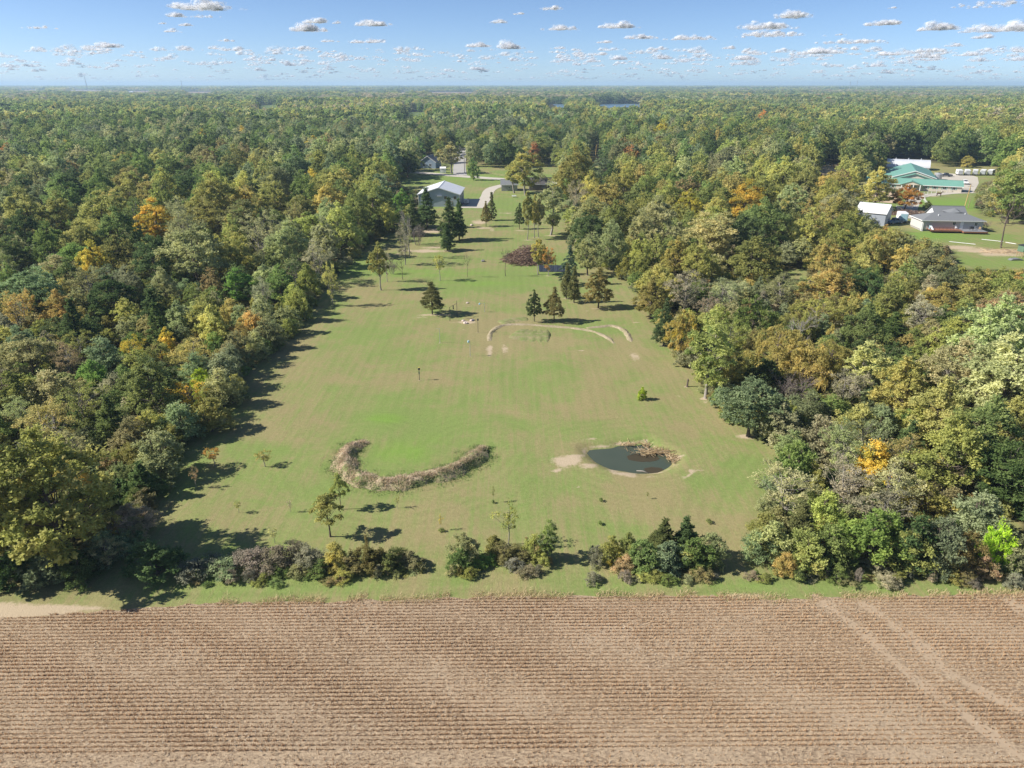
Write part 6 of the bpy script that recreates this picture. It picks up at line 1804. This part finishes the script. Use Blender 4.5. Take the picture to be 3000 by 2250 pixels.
MB().tube([(0, 0, -.05), (.02, 0, .2), (.04, 0, 1.1), (.05, .02, 1.25)], [.2, .15, .12, .06], 9).build("trunk", BARK, st); MB().tube([(.03, 0, .7), (.25, .05, .95)], [.06, .03], 6).build("snag_branch", BARK, st)

# utility poles
def utility(px, py, topy, mat, label, lean=0.0, arm=True):
    x, y, _ = G(px, py); h = height_at(x, y, topy)
    r = empty("utility_pole", (x, y, 0), 0, label, "utility pole")
    MB().tube([(0, 0, -.3), (lean * h, 0, h)], [.16, .11], 9).build("pole", mat, r)
    if arm:
        MB().box(lean * h - 1.1, lean * h + 1.1, -.06, .06, h - .7, h - .58).build("crossarm", mat, r)
        for s in (-.9, 0, .9):
            MB().tube([(lean * h + s, 0, h - .58), (lean * h + s, 0, h - .4)], [.05, .04], 6).build("insulator", M_WHITE, r)
    return r
utility(1361, 507, 446, M_POLE, "wooden utility pole beside the road at the junction")
utility(1742, 480, 424, M_YPOLE, "leaning yellowed pole rising from the trees", .06, False)
utility(2825, 610, 540, M_YPOLE, "yellow wooden utility pole behind the ranch house", .05)
utility(2836, 610, 582, M_POLE, "short grey pole beside the yellow utility pole", .03, False)
utility(1387, 470, 455, M_POLE, "distant utility pole past the pasture", 0, False)
# paddock fence and horses
def fence(line, hgt, label, mat, gap=3.0):
    ln = smooth_line(line, gap)
    r = empty("rail_fence", (ln[0][0], ln[0][1], 0), 0, label, "fence")
    o0 = ln[0]
    for p in ln:
        q = p - o0
        MB().box(q[0] - .06, q[0] + .06, q[1] - .06, q[1] + .06, -.1, hgt).build("fence_post", mat, r)
    for z in (.5, .85, 1.2):
        mb = MB()
        for a_, c_ in zip(ln[:-1], ln[1:]):
            a_, c_ = a_ - o0, c_ - o0
            mb.tube([(a_[0], a_[1], z * hgt / 1.3), (c_[0], c_[1], z * hgt / 1.3)], [.035, .035], 4)
        mb.build("rail", mat, r)
fence([zB(1600, 535), zB(1300, 548), zB(1050, 575), zB(985, 600), zB(1000, 650), zB(1040, 720)], 1.35, "pale rail fence round the grass paddock", M_TRIM)
fence([zA(1400, 640), zA(1650, 690), zA(1900, 730), zA(2300, 760)], 1.3, "thin wire fence along the pasture by the cross road", M_POLE, 4.0)
fence([zB(140, 440), zB(300, 500), zB(420, 520), zB(520, 530)], 1.3, "dark rail fence beside the riding arena", M_DARK)
def horse_mesh():
    me = bpy.data.meshes.new("horse_body")
    J = [(-.75, 0, 1.25), (-.35, 0, 1.28), (.15, 0, 1.22), (.6, 0, 1.3), (.85, 0, 1.6), (1.05, 0, 1.95), (1.25, 0, 1.9), (1.5, 0, 1.7),      # croup .. neck .. head
         (-.95, 0, 1.1), (-1.05, 0, .7),                                                                                             # tail
         (.55, .17, 1.0), (.58, .17, .55), (.55, .17, .12), (.6, .17, .03), (.55, -.17, 1.0), (.68, -.17, .55), (.6, -.17, .12), (.65, -.17, .03),
         (-.7, .18, 1.0), (-.6, .18, .8), (-.85, .18, .5), (-.8, .18, .12), (-.74, .18, .03), (-.7, -.18, 1.0), (-.55, -.18, .8), (-.78, -.18, .5), (-.74, -.18, .12), (-.68, -.18, .03),
         (1.1, .07, 2.08), (1.1, -.07, 2.08)]
    Rd = [.27, .3, .3, .27, .17, .12, .12, .07, .06, .05, .13, .075, .055, .06, .13, .075, .055, .06, .19, .13, .075, .055, .06, .19, .13, .075, .055, .06, .025, .025]
    E_ = [(0, 1), (1, 2), (2, 3), (3, 4), (4, 5), (5, 6), (6, 7), (0, 8), (8, 9), (3, 10), (10, 11), (11, 12), (12, 13), (3, 14), (14, 15), (15, 16), (16, 17),
          (0, 18), (18, 19), (19, 20), (20, 21), (21, 22), (0, 23), (23, 24), (24, 25), (25, 26), (26, 27), (5, 28), (5, 29)]
    me.from_pydata(J, E_, [])
    ob = bpy.data.objects.new("horse_rig", me); COL.objects.link(ob)
    md = ob.modifiers.new("skin", 'SKIN'); ob.modifiers.new("sub", 'SUBSURF').render_levels = 1
    ob.modifiers["sub"].levels = 1
    for i, r in enumerate(Rd):
        me.skin_vertices[0].data[i].radius = (r, r)
    me.skin_vertices[0].data[1].use_root = True
    dg = bpy.context.evaluated_depsgraph_get()
    out = bpy.data.meshes.new_from_object(ob.evaluated_get(dg))
    bpy.data.objects.remove(ob)
    return out
HM = horse_mesh()
def horse(x, y, rz, mat, label, group=None):
    me = HM.copy(); me.materials.clear(); me.materials.append(mat)
    o = link("horse", me, None, (x, y, 0.06)); o.rotation_euler = (0, 0, rz); tag(o, label, "horse", group)
M_BAY = plain("bay_coat", (0.09, 0.045, 0.028), .6); M_CHEST = plain("chestnut_coat", (0.22, 0.09, 0.04), .6); M_GREYH = plain("grey_coat", (0.5, 0.48, 0.45), .6)
hx, hy, _ = G(2750, 576); horse(hx, hy, -.3, M_BAY, "dark bay horse standing on the worn patch of the grass paddock")
for px, py, m, a_, lab in ((2424, 490, M_GREYH, .4, "pale grey horse in the sandy paddock"), (2438, 488, M_CHEST, 2.0, "chestnut horse next to the pale grey one"), (2446, 497, M_BAY, 3.3, "bay horse grazing at the sandy paddock's near side"), (2458, 486, M_CHEST, .2, "chestnut horse by the paddock's tree end")):
    hx, hy, _ = G(px, py); horse(hx, hy, a_, m, lab)
# pipes and plank things behind the house
def pipe(a_, b_, label):
    pa, pb = zB(*a_), zB(*b_)
    tag(MB().tube([(0, 0, .12), (pb[0] - pa[0], pb[1] - pa[1], .12)], [.07, .07], 8).build("white_pipe", M_WHITE, None, (pa[0], pa[1], 0)), label, "pipe")
pipe((1330, 1190), (1670, 1225), "white pipe lying on the grass below the deck"); pipe((1750, 1160), (2030, 1190), "white pipe lying past the deck"); pipe((2060, 1198), (2200, 1222), "white pipe lying beyond the bare tree")
bl_ = empty("hunting_blind", G(2992, 752), .3, "green box blind on wooden legs at the yard edge", "blind")
MB().box(-.9, .9, -.9, .9, 1.4, 3.0).build("box", plain("dull_green_paint", (0.10, 0.17, 0.11), .7), bl_); MB().box(-1.05, 1.05, -1.05, 1.05, 3.0, 3.1).build("roof", M_DARK, bl_); MB().box(-.5, .5, -.93, -.9, 2.1, 2.5).build("window", M_GLASS, bl_)
for sx_ in (-.85, .75):
    for sy_ in (-.85, .75):
        MB().box(sx_, sx_ + .1, sy_, sy_ + .1, 0, 1.4).build("leg", M_TAN, bl_)
tag(MB().poly_prism([(-1.8, 0), (-1.2, .45), (.3, .55), (1.4, .3), (1.8, 0)], 'y', -.7, .7).build("covered_boat", plain("grey_tarp", (0.16, 0.17, 0.18), .7), None, G(2975, 762), bevel=.1), "small grey covered boat lying on the grass", "boat")

# ------------------------------------------------------------------ far buildings and masts
for i, (px, py, w, c, hh) in enumerate([(365, 268, 14, M_WHITE, 9), (378, 271, 18, M_PBLUE, 7), (1010, 264, 12, M_WHITE, 10), (1460, 268, 34, M_WHITE, 8), (1440, 296, 6, M_WHITE, 7), (1555, 268, 26, M_CREAM, 12), (1575, 266, 14, M_TAN, 10), (1627, 301, 8, M_CREAM, 9), (1742, 300, 26, M_WHITE, 6), (1680, 303, 30, M_WHITE, 4),
                                        (1855, 296, 12, M_VINYL, 6), (2192, 292, 18, M_VINYL, 8), (2235, 290, 22, M_CREAM, 8), (2310, 293, 30, M_VINYL, 7), (2570, 290, 22, M_BLUEWALL, 9), (2465, 262, 8, M_WHITE, 22), (2575, 263, 46, M_WHITE, 12), (2610, 260, 20, M_WHITE, 10), (2705, 263, 10, M_WHITE, 9), (2898, 260, 14, M_WHITE, 14)]):
    x, y, _ = G(px, py + 2); de = proj(x, y, 3)[2]; w_ = w * de / F
    r = empty("far_house", (x - w_ / 2, y, 0), RNG.uniform(-.2, .2), ["white", "pale", "long low", "light walled"][i % 4] + " building rising from the trees near the horizon", "building", "far buildings near the horizon")
    r["label"] = "pale building rising from the trees near the horizon"
    gable(r, w_, min(w_, 30), hh * .75, hh * 1.15, 'x', c, [M_SHINGLE, M_BARN_ROOF, M_SHINGLE][i % 3], .3, z0=-.2, trim=None)
for k in range(46):
    px = 2070 + 345 * RNG.random() ** .9; py = RNG.uniform(262, 271)
    x, y, _ = G(px, py); w_ = RNG.uniform(10, 18)
    r = empty("far_house", (x, y, 0), RNG.uniform(-.6, .6), "white or pale house in the distant housing estate", "building", "houses of the distant estate")
    gable(r, w_, RNG.uniform(9, 13), RNG.uniform(9, 12), RNG.uniform(13, 17), 'y' if k % 2 else 'x', [M_WHITE, M_VINYL, M_WHITE, M_CREAM][k % 4], M_SHINGLE if k % 3 else M_BARN_ROOF, .4, z0=-.2, trim=None)
def mast(px, basey, topy, label, tilt=0.0):
    x, y, _ = G(px, basey); h = min(height_at(x, y, topy), 160)
    r = empty("radio_mast", (x, y, 0), 0, label, "mast")
    mb = MB(); s = 1.4
    for a_ in (0, 2.094, 4.189):
        mb.tube([(s * math.cos(a_), s * math.sin(a_), 0), (s * .5 * math.cos(a_) + tilt * h, s * .5 * math.sin(a_), h)], [.5, .4], 4)
    mb.build("leg", M_STEEL, r)
    mb = MB()
    for k in range(int(h / 5)):
        t0, t1 = k * 5 / h, (k + 1) * 5 / h
        for j in range(3):
            a_, b_ = 2.094 * j, 2.094 * (j + 1)
            q = lambda a, t: (s * (1 - .5 * t) * math.cos(a) + tilt * h * t, s * (1 - .5 * t) * math.sin(a), h * t)
            mb.tube([q(a_, t0), q(b_, t1)], [.22, .22], 3, False)
    mb.build("lattice", M_STEEL, r)
    MB().tube([(tilt * h, 0, h), (tilt * h, 0, h * 1.06)], [.25, .15], 5).build("antenna", M_STEEL, r)
    return h
MASTS = [mast(260, 275, 217, "tall lattice radio mast leaning on the horizon", -.05), mast(536, 272, 236, "short radio mast on the horizon"), mast(2487, 270, 236, "slim radio mast on the horizon, the shorter of two neighbours"), mast(2507, 270, 234, "slim radio mast on the horizon, the taller of two neighbours")]

# ------------------------------------------------------------------ fair-weather clouds: lit puffs far away
cloud_m, nt = new_mat("cloud")
d_ = nt.nodes.new("ShaderNodeBsdfDiffuse"); d_.inputs[0].default_value = (.93, .93, .94, 1)
t_ = nt.nodes.new("ShaderNodeBsdfTranslucent"); t_.inputs[0].default_value = (.9, .91, .94, 1)
m1 = nt.nodes.new("ShaderNodeMixShader"); m1.inputs[0].default_value = .5
nt.links.new(d_.outputs[0], m1.inputs[1]); nt.links.new(t_.outputs[0], m1.inputs[2])
tr = nt.nodes.new("ShaderNodeBsdfTransparent")
al = attr(nt, "dense").outputs["Fac"]
tcn = nt.nodes.new("ShaderNodeTexCoord").outputs["Object"]
nn = noise(nt, tcn, .006, 6, .7)
dens = ramp01(nt, math_node(nt, 'ADD', al, math_node(nt, 'MULTIPLY_ADD', nn, 2.2, -1.15)), .0, 1.0)
m2 = nt.nodes.new("ShaderNodeMixShader")
nt.links.new(dens, m2.inputs[0]); nt.links.new(tr.outputs[0], m2.inputs[1]); nt.links.new(m1.outputs[0], m2.inputs[2])
out_surface(nt, m2.outputs[0])
def ico(sub):
    bm = bmesh.new(); bmesh.ops.create_icosphere(bm, subdivisions=sub, radius=1)
    v = np.array([q.co[:] for q in bm.verts]); f = np.array([[q.index for q in p.verts] for p in bm.faces]); bm.free()
    return v, f
ICO2, ICO1 = ico(3), ico(2)
def cloud_geo(rng, W, Hh, depth, n, base):
    V, Fc, A = [], [], []
    b = 0
    bv, bf = base
    off_ = rng.uniform(-.3, .3)
    for k in range(n):
        u = np.clip(rng.normal(off_, .42), -1, 1)
        env = (1 - abs(u) ** 1.6) * (rng.uniform(.25, 1.0) if k % 3 else rng.uniform(.05, .4))
        r = Hh * (.22 + .34 * env) * rng.uniform(.75, 1.1)
        c = np.array([u * W * .5, rng.uniform(-.5, .5) * depth, Hh * env * rng.uniform(.05, .62)])
        for s, a in ((1.0, .33 if base is ICO2 else .24), (1.4, .16)):
            q = bv * (1 + .16 * np.sin(bv[:, :1] * 4 + k) * np.sin(bv[:, 1:2] * 5 + 2 * k) + .1 * np.sin(bv[:, 2:3] * 9 + k) + rng.normal(0, .03, (len(bv), 1)))
            q = q * r * s * [1.6, 1.6, .85] + c
            q[:, 2] = np.where(q[:, 2] < 0, q[:, 2] * .18, q[:, 2])
            V.append(q); Fc.append(bf + b); b += len(q); A.append(np.full(len(bf), a))
    return np.concatenate(V), np.concatenate(Fc), np.concatenate(A)
def cloud_place(px, py):
    d = np.array(ray(px, py)); hd = math.hypot(d[0], d[1]); tanel = d[2] / hd
    D = float(np.clip(1050 / max(tanel, 1e-4), 9500, 42000))
    return d[0] / hd * D, d[1] / hd * D, 42 + tanel * D, D
CL = [(590, 14, 190, 34), (510, 40, 48, 22), (595, 47, 80, 10), (508, 88, 44, 14), (540, 70, 38, 14), (478, 66, 18, 10), (130, 80, 84, 10), (305, 130, 98, 20), (657, 116, 52, 12), (890, 76, 105, 34), (935, 56, 72, 26), (1080, 64, 110, 26), (988, 64, 20, 12), (965, 117, 50, 14), (1045, 120, 60, 14),
      (1098, 116, 56, 22), (880, 138, 84, 14), (955, 155, 60, 10), (1465, 60, 56, 18), (1400, 130, 110, 18), (1490, 130, 80, 30), (1650, 78, 110, 22), (1615, 22, 90, 14), (1525, 38, 40, 10), (1810, 70, 110, 28), (1870, 105, 95, 20), (1770, 120, 60, 14), (2030, 105, 140, 24), (2330, 38, 110, 30), (2230, 72, 170, 30), (2270, 95, 240, 24), (2595, 62, 95, 26),
      (2750, 74, 100, 32), (2950, 76, 200, 34), (2960, 6, 220, 18), (2510, 118, 180, 20), (2400, 145, 120, 28), (2890, 103, 60, 20), (2580, 155, 80, 18), (2720, 145, 90, 18), (2710, 160, 80, 22), (2800, 130, 60, 14), (2140, 137, 50, 14), (1760, 155, 70, 16), (1800, 165, 70, 24), (1930, 162, 70, 26), (2180, 165, 50, 22), (2840, 155, 70, 20), (1640, 138, 50, 12), (2610, 22, 40, 8), (2460, 100, 40, 8), (1935, 140, 60, 14)]
for i, (px, py, w, h) in enumerate(CL):
    x, y, z, D = cloud_place(px, py + h * .4)
    k = D / F
    rng = np.random.default_rng(3000 + i)
    v, f, a = cloud_geo(rng, w * k, h * k * .62, w * k * .55, int(np.clip(12 + w / 6, 14, 40)), ICO2 if w > 70 else ICO1)
    o = link("cloud", mesh_np("cloud", v, f, cloud_m, {"dense": ('FACE', a)}, True), None, (x, y, z)); o.rotation_euler = (0, 0, -math.atan2(x, y))
    lab = "broad white cumulus cloud with a long flat base" if w > 150 else "mid sized cumulus cloud with a domed top" if w > 90 else "small white cumulus puff" if w > 55 else "tiny shred of white cloud"
    tag(o, lab + " in the blue sky", "cloud", lab)
V, Fc, A, b = [], [], [], 0
rng = np.random.default_rng(77)
for i in range(1000):
    px = rng.uniform(-900, 3900); t = rng.random() ** 1.25; py = 243 - 8 - 92 * t
    if px < 600 and rng.random() < .5: continue
    x, y, z, D = cloud_place(px, py); D2 = D; k = D2 / F
    w = rng.uniform(22, 95) * (.35 + .75 * t); h = w * rng.uniform(.12, .22)
    v, f, a = cloud_geo(rng, w * k, h * k, w * k * .5, 9, ICO1)
    an = -math.atan2(x, y); R = np.array([[math.cos(an), -math.sin(an), 0], [math.sin(an), math.cos(an), 0], [0, 0, 1]])
    V.append(v @ R.T + [x, y, z]); Fc.append(f + b); b += len(v); A.append(a)
o = link("cloud_bank", mesh_np("cloud_bank", np.concatenate(V), np.concatenate(Fc), cloud_m, {"dense": ('FACE', np.concatenate(A))}, True)); tag(o, "bank of tiny far cumulus clouds above the horizon", "clouds", None, "stuff")

# ------------------------------------------------------------------ thin haze over the land
haze_m, nt = new_mat("haze")
pv = nt.nodes.new("ShaderNodeVolumePrincipled")
pv.inputs["Color"].default_value = (0.55, 0.76, 1.0, 1)
pv.inputs["Density"].default_value = 0.000125
pv.inputs["Anisotropy"].default_value = 0.1
ho = nt.nodes.new("ShaderNodeOutputMaterial"); nt.links.new(pv.outputs[0], ho.inputs["Volume"])
ztop = max(MASTS) * 1.06 + 3
o = MB().box(-31500, 31500, -900, 33500, -3.0, ztop).build("haze", haze_m); tag(o, "thin blue haze over the land", "haze", None, "stuff")
